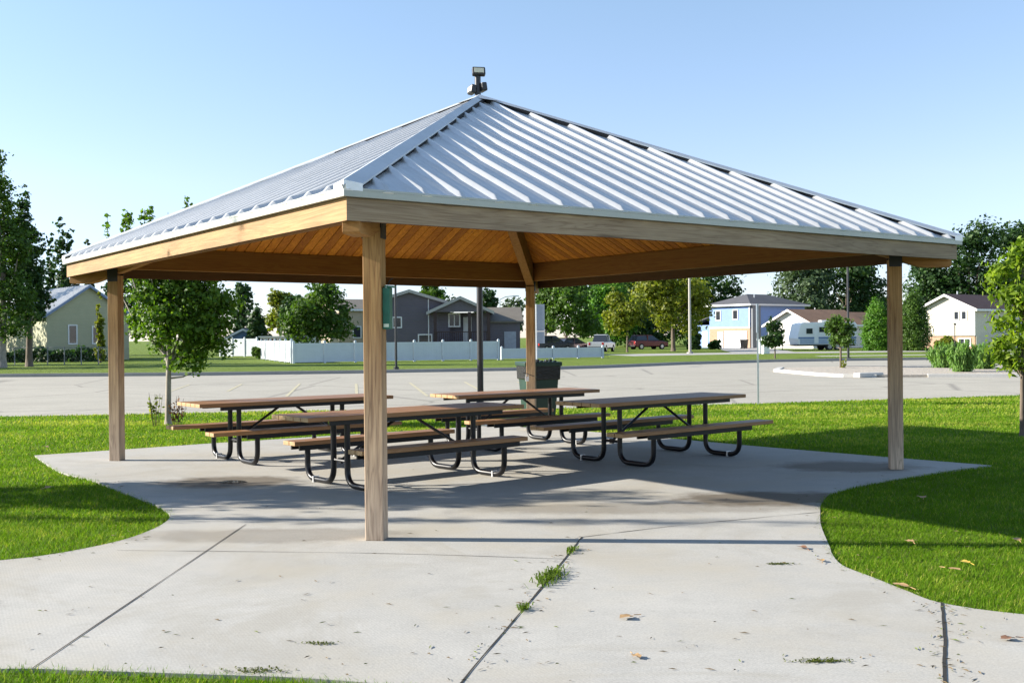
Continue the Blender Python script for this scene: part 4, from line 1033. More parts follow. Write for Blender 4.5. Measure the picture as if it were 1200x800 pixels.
for s in (-1, 1):
    a1 = mid + s * ((pw1 - pw0) / 2 + .25); sl = (pr - pe) / ((pw1 - pw0) / 2); z1 = pe - sl * .25
    vs = [(mid, -1.9, pr + .02), (a1, -1.9, z1 + .02), (a1, 5, z1 + .02), (mid, 5, pr + .02)]; vs += [(p[0], p[1], p[2] + .14) for p in vs]
    b_.add(vs, [(0, 1, 2, 3), (4, 7, 6, 5), (0, 4, 5, 1), (1, 5, 6, 2), (2, 6, 7, 3), (3, 7, 4, 0)])
    vs = [(mid, -1.94, pr - .1), (a1, -1.94, z1 - .1), (a1, -1.94, z1 + .15), (mid, -1.94, pr + .15)]; vs += [(p[0], p[1] + .03, p[2]) for p in vs]
    bt.add(vs, [(0, 1, 2, 3), (4, 7, 6, 5), (0, 4, 5, 1), (1, 5, 6, 2), (2, 6, 7, 3), (3, 7, 4, 0)])
r_ = b_.build('porch_roof', MT['brown_shing'], h_); bt.build('trim', MT['gable_trim'], r_)
for a in (pw0 + .45, mid + .75, pw1 - .2):
    b_ = MB(); b_.box(a - .13, a + .13, -1.5, -1.25, 0, pe); b_.build('porch_post', MT['dark_wood'], h_)
b_ = MB(); b_.box(pw0 + .3, pw1, -1.56, 1.15, 1.05, 1.25)
for i in range(26): b_.box(pw0 + .4 + i * .175, pw0 + .45 + i * .175, -1.52, -1.47, 1.26, 2.0)
b_.box(pw0 + .3, pw1 - .1, -1.55, -1.44, 2.0, 2.08); b_.build('porch_deck', MT['dark_wood'], h_)
window(h_, 'front', (532.5 - 433) / F * D_, 2.45, 1.0, 1.15, (w, l), split=1)
b_ = MB(); a = (548 - 433) / F * D_; b_.box(a - .35, a + .35, 1.13, 1.19, 1.25, 3.3); b_.build('door', MT['trim'], h_)
# right wing
a0, a1 = (574 - 433) / F * D_ + .02, (611 - 433) / F * D_; we, wr = zat(600, 376, D_), zat(600, 360, D_)
b_ = MB(); b_.box(a0, a1, 1.3, 7, 0, we); b_.add([(a0, 1.3, we), (a0, 7, we), (a0, 4.15, wr), (a1, 1.3, we), (a1, 7, we), (a1, 4.15, wr)], [(0, 2, 1), (3, 4, 5), (0, 3, 5, 2), (1, 2, 5, 4)])
b_.build('wing_wall', MT['purple_sid'], h_)
b_ = MB()
for s, ya in ((-1, .95), (1, 7.35)):
    vs = [(a0 - .1, 4.15, wr + .02), (a1 + .25, 4.15, wr + .02), (a1 + .25, ya, we - .1), (a0 - .1, ya, we - .1)]; vs += [(p[0], p[1], p[2] + .14) for p in vs]
    b_.add(vs, [(0, 1, 2, 3), (4, 7, 6, 5), (0, 4, 5, 1), (1, 5, 6, 2), (2, 6, 7, 3), (3, 7, 4, 0)])
b_.build('wing_roof', MT['brown_shing'], h_)
b_ = MB(); a = (599 - 433) / F * D_; b_.box(a - .5, a + .5, 1.24, 1.297, 0, 2.05); b_.build('door', plain('grey_door_paint', (.32, .34, .4), .5), h_)
# tan house further left, half hidden
MT['tan_sid'] = siding('tan_siding', (.48, .40, .30))
x, y = at(398, 103); w, l = 5.6, 8; he, hr = zat(415, 362, 103), zat(415, 350, 103)
h_ = thing('house', 'tan house half hidden between the dense tree and the front post', 'house', (x, y, GZ), R(30))
gable_walls(w, l, he, hr, 'x').build('wall', MT['tan_sid'], h_); gable_roof(h_, w, l, he, hr, 'x', MT['brown_shing'], .4)
window(h_, 'front', 1.8, 1.6, .9, 1.2, (w, l)); window(h_, 'front', 4.2, 1.6, .9, 1.2, (w, l))

# blue two-storey house
MT['sky_sid'] = siding('blue_siding', (.21, .32, .62)); MT['tan_brick'] = brick('tan_brick', (.45, .26, .15), (.36, .2, .12), (.5, .45, .38))
MT['garage_white'] = plain('white_garage_door', (.78, .78, .76), .5, 0, .03); MT['charcoal'] = shingle('charcoal_shingle', (.085, .085, .095)); MT['grey_panel'] = siding('grey_panel', (.2, .21, .23))
D_ = 130; x, y = at(879, D_); w, l = 10.6, 6.6; he, hr = zat(879, 357, D_), zat(890, 342.5, D_)
h_ = thing('house', 'blue two-storey house with grey hip roof and white garage door', 'house', (x, y, GZ), R(37))
lo_ = 2.55
b_ = MB(); b_.box(0, w, 0, l, lo_, he); b_.build('wall', MT['sky_sid'], h_)
b_ = MB(); b_.box(.004, w, .004, l, 0, lo_ - .004); b_.build('base_wall', MT['tan_brick'], h_)
panel(h_, 'front', w / 2 + .8, 0, w - 1.6, lo_, (w, l), 'sky_sid', 'side_wall', .03)
panel(h_, 'front', .85, 0, 1.5, he, (w, l), 'grey_panel', 'chimney_chase', .35)
panel(h_, 'left', 2.3, 0, 3.6, 2.1, (w, l), 'garage_white', 'garage_door', .06, 4)
panel(h_, 'left', 4.75, 0, .9, 2.05, (w, l), 'garage_white', 'door', .06)
window(h_, 'left', 2.3, 3.5, .9, 1.25, (w, l)); window(h_, 'left', 5.1, 3.4, .9, 1.3, (w, l)); window(h_, 'front', 6.5, 3.5, 1.2, 1.1, (w, l))
b_ = MB(); oh = .5
rx0, rx1 = l / 2, w - l / 2
vs = [(-oh, -oh, he), (w + oh, -oh, he), (w + oh, l + oh, he), (-oh, l + oh, he)]; vs += [(p[0], p[1], p[2] + .12) for p in vs] + [(rx0, l / 2, hr), (rx1, l / 2, hr)]
b_.add(vs, [(3, 2, 1, 0), (0, 1, 5, 4), (1, 2, 6, 5), (2, 3, 7, 6), (3, 0, 4, 7), (4, 5, 9, 8), (5, 6, 9), (6, 7, 8, 9), (7, 4, 8)])
rf = b_.build('roof', MT['charcoal'], h_)
b_ = ring_side(0, 1, 1, .9, .9, 0, .1); b_ = MB()
for q in ((-oh - .03, w + oh + .03, -oh - .03, -oh - .004), (-oh - .03, -oh - .004, -oh, l + oh), (w + oh + .004, w + oh + .03, -oh, l + oh)): b_.box(*q, he - .08, he + .13)
b_.build('gutter', MT['trim'], rf); vent(h_, 3.2, 2.0, he + .6, .8)
panel(h_, 'left', .08, lo_, .14, he - lo_ - .02, (w, l), 'trim', 'corner_board', .035); panel(h_, 'left', l / 2, lo_ - .12, l, .16, (w, l), 'trim', 'band_board', .03)
# lower entry wing on its left
b_ = MB(); b_.box(.5, 6, l + .004, l + 3.4, 0, 2.9); b_.build('entry_wall', MT['sky_sid'], h_)
b_ = MB(); vs = [(0.1, l + .01, 3.9), (6.2, l + .01, 3.9), (6.2, l + 3.9, 2.85), (.1, l + 3.9, 2.85)]; vs += [(p[0], p[1], p[2] + .12) for p in vs]
b_.add(vs, [(0, 1, 2, 3), (4, 7, 6, 5), (0, 4, 5, 1), (1, 5, 6, 2), (2, 6, 7, 3), (3, 7, 4, 0)]); b_.build('entry_roof', MT['charcoal'], h_)
bx0 = MB(); bx0.box(.46, .496, l + .8, l + 1.7, .1, 2.1); bx0.build('entry_door', MT['garage_white'], h_)
# wheeled bin at the garage
x, y = at(872, 123); t = thing('trash_bin', 'small black trash bin beside the white garage door of the blue house', 'trash bin', (x, y, GZ), R(30))
b_ = MB(); frustum(b_, .24, .28, .31, .36, .04, 1.0); b_.build('body', MT['black_bag'], t); b_ = MB(); b_.box(-.34, .34, -.4, .38, 1.0, 1.07); b_.build('lid', MT['black_bag'], t)
for s_ in (-.25, .25):
    b_ = MB(); b_.disc((s_, .25, .1), (1, 0, 0), .1, .05); b_.build('wheel', MT['black_bag'], t)

# white gabled house with brown roof
MT['white_sid'] = siding('white_siding', (.72, .70, .66)); MT['rust_shing'] = shingle('rust_brown_shingle', (.36, .195, .11)); MT['grey_sid'] = siding('grey_siding', (.28, .3, .33))
D_ = 118; x, y = at(953, D_); w, l = 9.5, 6.3; he, hr = zat(953, 379, D_), zat(925, 363, D_)
h_ = thing('house', 'white gabled house with rust brown roof behind the travel trailer', 'house', (x, y, GZ), R(37))
gable_walls(w, l, he, hr, 'x').build('wall', MT['white_sid'], h_); rf = gable_roof(h_, w, l, he, hr, 'x', MT['rust_shing'], .5)
window(h_, 'front', 2.5, 1.0, 1.4, 1.1, (w, l)); window(h_, 'front', 6.5, 1.0, 1.4, 1.1, (w, l)); window(h_, 'left', 4.6, 1.1, 1.0, .9, (w, l)); vent(h_, 5.5, 3.9, hr - .4, .8)
# its grey right wing, ridge a little lower
b_ = gable_walls(6, 5.4, he - .15, hr - .25, 'x'); b_.v = [(a + w + .004, c_ + .5, d) for a, c_, d in b_.v]; b_.build('wing_wall', MT['grey_sid'], h_)
b_ = MB()
for s, (ya, yb) in ((-1, (3.2, 0)), (1, (3.2, 6.4))):
    sl = (hr - .25 - he + .15) / 2.7; zb_ = hr - .25 - sl * 3.2
    vs = [(w + .51, ya, hr - .23), (w + 6.4, ya, hr - .23), (w + 6.4, yb, zb_ + .02), (w + .51, yb, zb_ + .02)]; vs += [(p[0], p[1], p[2] + .14) for p in vs]
    b_.add(vs, [(0, 1, 2, 3), (4, 7, 6, 5), (0, 4, 5, 1), (1, 5, 6, 2), (2, 6, 7, 3), (3, 7, 4, 0)])
b_.build('wing_roof', MT['rust_shing'], h_)
# white split-level house
MT['cream_white'] = siding('cream_white_siding', (.66, .60, .49)); MT['red_shing'] = shingle('dark_red_brown_shingle', (.085, .045, .042))
D_ = 104; x, y = at(1143, D_); w, l = 9, 6.0; he, hr = zat(1143, 361, D_), zat(1100, 345, D_); zb_ = zat(1143, 393, D_)
h_ = thing('house', 'cream white split-level house with dark red brown roof and brick base', 'house', (x, y, GZ), R(37))
gable_walls(w, l, he, hr, 'x', zb_).build('wall', MT['cream_white'], h_)
b_ = MB(); b_.box(.15, w - .15, .15, l - .15, 0, zb_ - .004); b_.build('base_wall', MT['tan_brick'], h_)
gable_roof(h_, w, l, he, hr, 'x', MT['red_shing'], .45)
panel(h_, 'front', w / 2, 0, w - .2, zb_, (w, l), 'cream_white', 'side_wall', .03)
window(h_, 'left', 1.15, 2.85, .62, .95, (w, l)); window(h_, 'left', 1.95, 2.85, .62, .95, (w, l)); window(h_, 'left', 5.4, 2.7, .55, .9, (w, l))
window(h_, 'left', 1.2, .25, 1.35, .85, (w, l), proud=-.15, split=1); vent(h_, 3.0, 3.6, hr - .3, .8)
window(h_, 'front', 3.0, 2.6, 1.3, 1.1, (w, l))
panel(h_, 'left', .08, zb_, .14, he - zb_ - .02, (w, l), 'trim', 'corner_board', .035); panel(h_, 'left', l - .08, zb_, .14, he - zb_ - .02, (w, l), 'trim', 'corner_board', .035)
t = pole('yard_lamp', 'short dark yard lamp before the cream white house', 'lamp', 1119, 88, zat(1119, 380, 88), .04, MT['pole_dark'])
b_ = MB(); zt = zat(1119, 380, 88); b_.tube([(0, 0, zt), (.05, 0, zt + .1)], .13, 8, .09); b_.build('lamp_head', MT['pole_dark'], t)

# ------------------------------------------------------------------ white vinyl fences
MT['vinyl'] = plain('white_vinyl', (.60, .64, .66), .4, 0, .04, 2)
def vinyl_fence(label, p0, p1, h, n, z=GZ):
    a, c_ = Vector((*p0, z)), Vector((*p1, z)); d = c_ - a; L_ = d.length; t = thing('vinyl_fence', label, 'fence', (a.x, a.y, z), math.atan2(d.y, d.x))
    st = L_ / n
    for i in range(n + 1):
        b2 = MB(); xx = i * st; b2.box(xx - .07, xx + .07, -.07, .07, 0, h + .08)
        b2.add([(xx - .085, -.085, h + .084), (xx + .085, -.085, h + .084), (xx + .085, .085, h + .084), (xx - .085, .085, h + .084), (xx, 0, h + .17)], [(3, 2, 1, 0), (0, 1, 4), (1, 2, 4), (2, 3, 4), (3, 0, 4)])
        b2.build('post', MT['vinyl'], t)
    for i in range(n):
        b2 = MB(); x0, x1 = i * st + .075, (i + 1) * st - .075
        b2.box(x0, x1, -.025, .025, .06, .2); b2.box(x0, x1, -.025, .025, h - .13, h)
        k = max(4, int((x1 - x0) / .18)); ww = (x1 - x0) / k
        for j in range(k): b2.box(x0 + j * ww + .006, x0 + (j + 1) * ww - .006, -.012, .012, .2, h - .13)
        b2.box(x0, x1, -.004, .004, .2, h - .13)
        b2.build('panel', MT['vinyl'], t)
vinyl_fence('long white vinyl privacy fence facing the parking lot', (-14.05, 68.3), (-.95, 73.6), 1.3, 7)
vinyl_fence('low white fence continuing to the right in front of parked cars', (-.72, 74.0), (6.6, 77.4), .78, 4)
vinyl_fence('sunlit white fence side running back from the long fence corner', (-14.25, 68.6), (-20.6, 86.0), 1.45, 7)
vinyl_fence('white fence farther back in front of the small blue garage', at(258, 99), at(301, 97), 1.65, 3)

# striped shed and camper behind the fence
MT['shed_stripe'] = plain('weathered_red_board', (.22, .12, .10), .8); 
x, y = at(305, 92); w, l = 2.4, 2.4
t = thing('garden_shed', 'low shed with pale and dark vertical boards behind the fence corner', 'shed', (x, y, GZ), R(5))
b_ = MB(); zt = zat(320, 395, 92); b_.box(0, w, 0, l, 0, zt); b_.build('wall', MT['trim'], t)
b_ = MB()
for i in range(8): b_.box(.1 + i * .29, .24 + i * .29, -.03, -.004, .1, zt - .1)
b_.build('board', MT['shed_stripe'], t)
b_ = MB(); b_.box(-.15, w + .15, -.2, l + .15, zt + .003, zt + .12); b_.build('roof', MT['trim'], t)

# ------------------------------------------------------------------ vehicles
MT['tyre'] = plain('tyre_rubber', (.015, .015, .016), .8); MT['rim'] = plain('alloy_rim', (.5, .5, .52), .35, .8); MT['lamp_red'] = plain('tail_lamp', (.35, .02, .02), .25); MT['lamp_clear'] = plain('head_lamp', (.75, .75, .72), .15)
def wheel(par, x, s, y, r):
    b2 = MB(); b2.disc((x, s * y, r), (0, 1, 0), r, .22, 20); w_ = b2.build('wheel', MT['tyre'], par, bevel=.02)
    b2 = MB(); b2.disc((x, s * (y + .105), r), (0, 1, 0), r * .62, .03, 14); b2.build('rim', MT['rim'], w_)
def vehicle(name, label, cat, px, depth, rz, paint, kind='suv', L_=4.6, Wd=1.8):
    x, y = at(px, depth); t = thing(name, label, cat, (x, y, GZ + .006), rz); h2 = L_ / 2; r = .34
    if kind == 'suv': body = [(-h2, .45), (-h2 + .02, .95), (-h2 + .12, 1.05), (h2 - 1.15, 1.02), (h2 - .1, .86), (h2, .7), (h2, .35), (-h2 + .1, .33)]; glass = [(-h2 + .14, 1.05), (-h2 + .5, 1.62), (h2 - 2.1, 1.64), (h2 - 1.2, 1.03)]
    elif kind == 'pickup': body = [(-h2, .5), (-h2 + .02, 1.0), (h2 - 1.3, 1.02), (h2 - .1, .92), (h2, .75), (h2, .38), (-h2 + .1, .38)]; glass = [(-h2 + 1.7, 1.02), (-h2 + 1.85, 1.7), (h2 - 2.2, 1.72), (h2 - 1.35, 1.03)]
    else: body = [(-h2, .4), (-h2 + .03, .85), (-h2 + .5, .92), (h2 - 1.2, .9), (h2 - .1, .72), (h2, .55), (h2, .28), (-h2 + .1, .26)]; glass = [(-h2 + .55, .92), (-h2 + 1.1, 1.38), (h2 - 2.05, 1.40), (h2 - 1.15, .9)]
    def loft(poly, w_of, name_, mats, par, bev):
        b2 = MB(); n = len(poly); vs = [(a, -w_of(z), z) for a, z in poly] + [(a, w_of(z), z) for a, z in poly]
        b2.add(vs, [tuple(range(n))[::-1], tuple(range(n, 2 * n))] + [(i, (i + 1) % n, n + (i + 1) % n, n + i) for i in range(n)])
        return b2.build(name_, mats, par, bevel=bev)
    w2 = Wd / 2; zb = body[1][1]
    bo = loft(body, lambda z: w2 - .1 * max(0, z - .7), 'body', paint, t, .06)
    loft(glass, lambda z: w2 - .09 - .28 * max(0, z - zb), 'window_band', MT['glass'], t, .03)
    rf = [(glass[1][0] - .06, glass[1][1] - .02), (glass[1][0], glass[1][1] + .05), (glass[2][0] - .1, glass[2][1] + .05), (glass[2][0] + .06, glass[2][1] - .03)]
    loft(rf, lambda z: w2 - .09 - .28 * (glass[1][1] - zb) + .02, 'roof', paint, t, .02)
    b2 = MB()
    for s in (-1, 1):
        for a in ((glass[0][0] * .5 + glass[3][0] * .5),):
            b2.box(a - .05, a + .05, s * (w2 - .22) - .1, s * (w2 - .22) + .1, zb + .0, glass[1][1])
    b2.build('pillar', paint, t)
    for xx in (-h2 + .85, h2 - .9):
        for s in (-1, 1): wheel(t, xx, s, w2 - .1, r)
    for s in (-1, 1):
        b2 = MB(); b2.box(h2 - .06, h2 + .012, s * (w2 - .28) - .15, s * (w2 - .28) + .15, .62, .78); b2.build('headlight', MT['lamp_clear'], t)
        b2 = MB(); b2.box(-h2 - .012, -h2 + .05, s * (w2 - .2) - .1, s * (w2 - .2) + .1, .7, .95); b2.build('tail_light', MT['lamp_red'], t)
    b2 = MB(); b2.box(h2 - .02, h2 + .05, -w2 + .1, w2 - .1, .3, .48); b2.box(-h2 - .05, -h2 + .02, -w2 + .1, w2 - .1, .34, .52); b2.build('bumper', MT['tyre'], t)
    return t
P_red = plain('dark_red_car_paint', (.11, .01, .014), .25, .2, .03); P_black = plain('black_car_paint', (.012, .013, .018), .25, .2, .03); P_maroon = plain('maroon_car_paint', (.06, .02, .025), .25, .2, .03); P_silver = plain('silver_car_paint', (.55, .56, .58), .3, .5, .03)
vehicle('parked_car', 'dark red suv parked on the drive under the yellowing trees', 'car', 759, 126, R(28), P_red, 'suv', 4.7)
vehicle('parked_car', 'black car parked behind the low white fence, nearest the bin', 'car', 647, 108, R(35), P_black, 'suv', 4.4)
vehicle('parked_car', 'maroon car parked beside the black one behind the low fence', 'car', 671, 110, R(30), P_maroon, 'sedan', 4.5)
vehicle('parked_car', 'silver pickup parked at the right end of the low fence', 'car', 705, 110, R(72), P_silver, 'pickup', 5.0)
# travel trailer
MT['rv_white'] = plain('trailer_white', (.78, .80, .82), .35, 0, .03, 2); MT['rv_blue'] = plain('trailer_blue_band', (.12, .2, .38), .4); MT['rv_grey'] = plain('trailer_grey_band', (.36, .44, .56), .4)
x, y = at(964, 107); t = thing('travel_trailer', 'white travel trailer with blue band parked before the brown roofed house', 'trailer', (x, y, GZ), R(8))
h2 = 3.15; prof = [(-h2 + .15, .55), (-h2, 1.2), (-h2 + .35, 2.6), (-h2 + .75, 2.78), (h2 - .2, 2.78), (h2, 2.5), (h2 - .05, .55)]
b_ = MB(); n = len(prof); b_.add([(a, -1.15, z) for a, z in prof] + [(a, 1.15, z) for a, z in prof], [tuple(range(n))[::-1], tuple(range(n, 2 * n))] + [(i, (i + 1) % n, n + (i + 1) % n, n + i) for i in range(n)])
b_.build('body', MT['rv_white'], t, bevel=.05)
b_ = MB(); b_.box(-h2 + .1, h2 - .1, -1.162, -1.153, 1.15, 1.32); b_.build('stripe', MT['rv_blue'], t)
b_ = MB(); b_.box(-h2 + .25, h2 - .15, -1.162, -1.153, .62, 1.13); b_.build('side_band', MT['rv_grey'], t)
for a, z, ww, hh in ((-1.9, 1.6, .75, .62), (-.45, 1.75, .95, .6), (1.1, 1.65, .8, .6), (2.3, 1.65, .6, .6)):
    b_ = MB(); b_.box(a - ww / 2, a + ww / 2, -1.178, -1.153, z, z + hh); w_ = b_.build('window', MT['trim'], t)
    b_ = MB(); b_.box(a - ww / 2 + .05, a + ww / 2 - .05, -1.186, -1.180, z + .05, z + hh - .05); b_.build('pane', MT['glass'], w_)
b_ = MB(); b_.box(-1.4, -.95, -1.17, -1.153, .7, 2.45); b_.build('door', MT['rv_white'], t)
b_ = MB(); b_.box(-.3, .5, -.4, .4, 2.785, 3.0); b_.build('air_conditioner', MT['trim'], t, bevel=.05)
for xx in (.25, 1.05):
    for s in (-1, 1): wheel(t, xx, s, 1.0, .34)
b_ = MB(); b_.tube([(-h2, .4, .5), (-h2 - 1.1, 0, .5)], .05, 6); b_.tube([(-h2, -.4, .5), (-h2 - 1.1, 0, .5)], .05, 6); b_.tube([(-h2 - 1.1, 0, 0), (-h2 - 1.1, 0, .7)], .04, 6)
b_.box(-h2 + .1, h2 - .1, -.9, .9, .42, .54); b_.build('chassis', MT['dark_steel'], t)
# utility cabinets by the drive
for lab, px, d, w_, h_2 in (('taller pale utility cabinet by the street right of the thin sign post', 897, 88, .28, 1.25), ('narrow pale utility pedestal left of the taller cabinet', 890.5, 89, .17, 1.15)):
    x, y = at(px, d); t = thing('utility_cabinet', lab, 'cabinet', (x, y, GZ), R(15)); b_ = MB(); b_.box(-w_, w_, -.2, .2, 0, h_2); b_.build('body', MT['rv_white'], t, bevel=.02)
    b_ = MB(); b_.box(-w_ - .03, w_ + .03, -.23, .23, h_2 + .003, h_2 + .06); b_.build('lid', MT['rv_white'], t)
    b_ = MB(); b_.box(-w_ + .03, w_ - .03, -.215, -.203, .15, h_2 - .1); b_.build('door', MT['garage_white'], t)
# pale pickup camper behind the fence
x, y = at(356, 90); t = thing('camper_trailer', 'small white camper parked behind the white fence under the dense tree', 'trailer', (x, y, GZ), R(6))
b_ = MB(); b_.box(-1.4, 1.4, -.9, .9, .6, zat(356, 393, 90)); b_.build('body', MT['rv_white'], t, bevel=.12)
b_ = MB(); b_.box(-.9, .4, -.925, -.905, 1.35, 1.75); b_.build('window', MT['glass'], t)
for s in (-1, 1): wheel(t, .2, s, .8, .33)

# ------------------------------------------------------------------ leaves, weeds and clippings
LEAFC = [plain('dry_leaf_tan', (.42, .26, .12), .7, 0, .25, 30), plain('dry_leaf_brown', (.22, .11, .06), .7, 0, .25, 30), plain('dry_leaf_yellow', (.55, .38, .06), .7, 0, .2, 30)]
def fallen_leaf(label, px, py, size, ci, zoff=0.0, rz=0):
    d = CH * F / (py - hor(px)); x, y = at(px, d); rg = random.Random(px)
    b2 = MB(); n = 14; vs = [(0, 0, .012)]
    for i in range(n):
        a = i * 2 * math.pi / n; r_ = size * .72 * (.46 + .07 * math.cos(5 * a))
        vs.append((math.cos(a) * r_, math.sin(a) * r_ * .75, .006 + abs(math.sin(a)) * size * .06 + rg.uniform(0, .008)))
    b2.add(vs, [(0, 1 + i, 1 + (i + 1) % n) for i in range(n)]); b2.tube([(-size * .45, 0, .012), (-size * .8, .01, .008)], .0025, 5)
    o = b2.build('fallen_leaf', LEAFC[ci], smooth=True, loc=(x, y, zoff), rot=rz if rz else rg.uniform(0, 6))
    tag(o, label, 'leaf', 'fallen leaves')
fallen_leaf('tan leaf lying alone on the slab in front of the cracked joint', 731, 725, .13, 0, .001)
fallen_leaf('yellowish leaf lying on the slab near the bottom edge', 743, 771, .09, 0, .001)
fallen_leaf('brown leaf on the slab at the right grass edge beyond the post shadow', 938, 643, .13, 1, .001)
fallen_leaf('small tan leaf on the slab just nearer than the brown one', 960, 658, .1, 0, .001)
fallen_leaf('brown leaf at the grass edge by the wide slab joint', 1053, 688, .15, 0, .004)
fallen_leaf('dark brown leaf on the slab right of the wide joint', 1178, 750, .11, 1, .001)
fallen_leaf('yellow leaf on the right grass, upper of a pair', 1128, 666, .12, 2, .035)
fallen_leaf('tan leaf on the right grass, lower of a pair', 1116, 675, .13, 0, .035)
fallen_leaf('pale tan leaf on the right grass at the photo edge', 1189, 639, .13, 0, .035)
fallen_leaf('tan leaf on the right grass by the post shadow', 1064, 641, .12, 0, .035)
fallen_leaf('pale leaf on the shaded right grass', 1079, 588, .16, 0, .035)
fallen_leaf('pale leaf on the left lawn', 56, 576, .15, 0, .035)
fallen_leaf('red-brown leaf on the lawn left of the left post', 52, 527, .18, 1, .035)
def tuft(name, label, x, y, n, rad, h, seed, mat, flat=0, ang=0, cat='weed'):
    rg = np.random.default_rng(seed); b2 = MB()
    for i in range(n):
        u, w_ = rg.normal() * rad, rg.normal() * rad * .28; c_, s_ = math.cos(ang), math.sin(ang)
        bx, by = u * c_ - w_ * s_, u * s_ + w_ * c_; a = rg.uniform(0, 6.283); hh = h * rg.uniform(.4, 1); le = h * rg.uniform(.4, 1.1) * (1 + flat); q = .0035
        dx, dy = math.cos(a), math.sin(a)
        b2.add([(bx - dy * q, by + dx * q, .001), (bx + dy * q, by - dx * q, .001), (bx + dx * le * .5 + dy * q, by + dy * le * .5 - dx * q, hh * .8), (bx + dx * le * .5 - dy * q, by + dy * le * .5 + dx * q, hh * .8), (bx + dx * le, by + dy * le, hh * (.7 - .3 * flat))], [(0, 1, 2, 3), (3, 2, 4)])
    o = b2.build(name, MT[mat], loc=(x, y, .002)); tag(o, label, cat, None); return o
def gp(px, py): d = CH * F / (py - hor(px)); return at(px, d)
ja = math.atan2(1.7, .37)
for lab, px, py, n, rad, h, sd_ in (('largest green weed tuft growing from the slab joint', 641, 678, 260, .13, .05, 1), ('small weed tuft in the joint where the cracks meet', 668, 646, 70, .06, .04, 2), ('small weed tuft low on the joint below the largest one', 611, 714, 60, .045, .04, 3)):
    x, y = gp(px, py); tuft('weed_tuft', lab, x, y, n, rad, h, sd_, 'leaf_lime', ang=ja)
for lab, px, py, n, rad, sd_ in (('dry grass clippings on the slab left of the wide joint', 958, 775, 90, .07, 4), ('dry grass clippings on the slab by the right grass corner', 911, 661, 60, .06, 5), ('dry clippings scattered on the slab near the lower lawn', 300, 786, 60, .09, 6), ('dry clippings on the slab in the left foreground', 373, 754, 36, .06, 7)):
    x, y = gp(px, py); tuft('grass_clippings', lab, x, y, n * 2, rad * .8, .010, sd_, 'leaf_yellow', flat=1.0, cat='clippings')['kind'] = 'stuff'

rg = np.random.default_rng(33); b_ = MB(); nL = 0
while nL < 520:
    if nL % 3 == 0: px, py = rg.uniform(0, 1200), 520 + 280 * rg.uniform() ** .6
    elif nL % 3 == 1:                       # along joints
        q0, q1 = ((2.43, 6.03), (1.6, 3.9)) if rg.uniform() < .5 else ((.52, 8.1), (-.24, 4.7)); f = rg.uniform(); px = None
        x, y = q0[0] + (q1[0] - q0[0]) * f + rg.normal() * .07, q0[1] + (q1[1] - q0[1]) * f
    else:                                   # along the lawn edges
        e = right_edge if rg.uniform() < .5 else left_edge; k = rg.integers(4, len(e) - 1); x, y = e[k][0] + rg.normal() * .12, e[k][1] + rg.normal() * .12; px = None
    if px is not None: d = CH * F / (py - hor(px)); x, y = (px - 600) / F * d, d
    nL += 1
    a = rg.uniform(0, 6.283); l_ = rg.uniform(.006, .03); w_ = rg.uniform(.002, .005); c_, s_ = math.cos(a), math.sin(a)
    b_.mi = int(rg.uniform() < .35)
    b_.add([(x - c_ * l_, y - s_ * l_, .004), (x - s_ * w_, y + c_ * w_, .005), (x + c_ * l_, y + s_ * l_, .004 + rg.uniform(0, .004)), (x + s_ * w_, y - c_ * w_, .009)], [(0, 1, 2), (0, 2, 3)])
o = b_.build('litter', [plain('dry_litter', (.14, .10, .05), .9), plain('green_litter', (.12, .15, .03), .9)])
tag(o, 'fine grass bits and twig litter scattered on the slab', 'litter', kind='stuff')

# ------------------------------------------------------------------ grass blades (uncountable)
def inside(P, poly):
    x, y = P[:, 0], P[:, 1]; c_ = np.zeros(len(P), bool); j = len(poly) - 1
    for i in range(len(poly)):
        xi, yi = poly[i]; xj, yj = poly[j]
        c_ ^= ((yi > y) != (yj > y)) & (x < (xj - xi) * (y - yi) / (yj - yi + 1e-12) + xi); j = i
    return c_
rg = np.random.default_rng(5); pts, hs, ws = [], [], []
for y0, y1, den, h, w_ in ((2.5, 7, 7500, .036, .0034), (7, 9, 6000, .036, .0038), (9, 11.5, 4200, .036, .0048), (11.5, 15, 2300, .038, .007), (15, 20, 1100, .042, .010), (20, 29, 480, .045, .016)):
    hw = .56 * y1 + 1.0; n = int((y1 - y0) * 2 * hw * den)
    P = np.stack([rg.uniform(-hw, hw, n), rg.uniform(y0, y1, n)], 1)
    P = P[~inside(P + rg.normal(size=P.shape) * .028, SLAB) & ~inside(P + rg.normal(size=P.shape) * .05, LOT)]
    P = P[np.abs(P[:, 0]) < .56 * P[:, 1] + 1.0]
    pts.append(P); hs.append(np.full(len(P), h)); ws.append(np.full(len(P), w_))
P = np.vstack(pts); n = len(P); h = np.concatenate(hs) * rg.uniform(.55, 1.15, n); w_ = np.concatenate(ws)
pat = .5 + .25 * np.sin(P[:, 0] * 1.3 + 1.1 * np.sin(P[:, 1] * .9)) + .25 * np.sin(P[:, 1] * 1.9 + P[:, 0] * .6)
h *= .8 + .35 * pat
a = rg.uniform(0, 6.283, n); lean = rg.uniform(.3, 1.5, n) * h
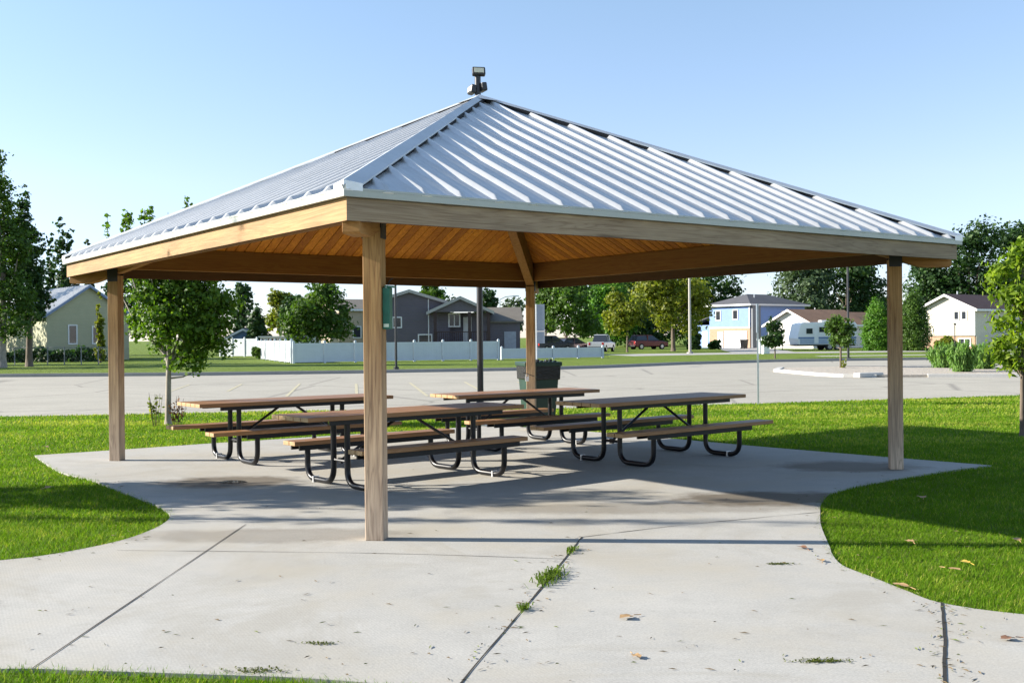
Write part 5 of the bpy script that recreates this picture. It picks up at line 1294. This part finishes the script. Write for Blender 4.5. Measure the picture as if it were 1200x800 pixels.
dx, dy = np.cos(a), np.sin(a); z0 = np.full(n, GZ)
b0 = np.stack([P[:, 0] - dy * w_ / 2, P[:, 1] + dx * w_ / 2, z0], 1); b1 = np.stack([P[:, 0] + dy * w_ / 2, P[:, 1] - dx * w_ / 2, z0], 1)
m0 = np.stack([P[:, 0] + dx * lean * .4 + dy * w_ * .4, P[:, 1] + dy * lean * .4 - dx * w_ * .4, z0 + h * .62], 1)
m1 = np.stack([P[:, 0] + dx * lean * .4 - dy * w_ * .4, P[:, 1] + dy * lean * .4 + dx * w_ * .4, z0 + h * .62], 1)
tp = np.stack([P[:, 0] + dx * lean, P[:, 1] + dy * lean, z0 + h], 1)
V = np.stack([b0, b1, m0, m1, tp], 1).reshape(-1, 3)
base = np.arange(n, dtype=np.int32)[:, None] * 5
li = np.hstack([base + 0, base + 1, base + 2, base + 3, base + 3, base + 2, base + 4]).ravel().astype(np.int32)
me = bpy.data.meshes.new('grass'); me.vertices.add(5 * n); me.loops.add(7 * n); me.polygons.add(2 * n)
me.vertices.foreach_set('co', V.ravel()); me.loops.foreach_set('vertex_index', li)
ls = np.stack([np.arange(n) * 7, np.arange(n) * 7 + 4], 1).ravel().astype(np.int32); me.polygons.foreach_set('loop_start', ls); me.update(calc_edges=True)
dry = np.clip((P[:, 1] - 10) / 10, 0, 1) * (.12 + .22 * (np.sin(P[:, 1] * 2.6 + .5 * np.sin(P[:, 0] * .7)) > .1))
fine_p = np.sin(P[:, 0] * 7.1 + 2 * np.sin(P[:, 1] * 3.7)) * np.sin(P[:, 1] * 6.3 + 1.7 * np.sin(P[:, 0] * 2.9))
ti = np.repeat(np.clip(.16 + .14 * fine_p + .28 * pat + dry + rg.normal(size=n) * .2 + (rg.uniform(0, 1, n) > .93) * .5, 0, 1), 2).astype(np.float32)
me.attributes.new('tint', 'FLOAT', 'FACE').data.foreach_set('value', ti)
me.materials.append(MT['blade']); o = bpy.data.objects.new('grass', me); COL.objects.link(o)
tag(o, 'short mown green lawn grass around the slab', 'grass', kind='stuff')
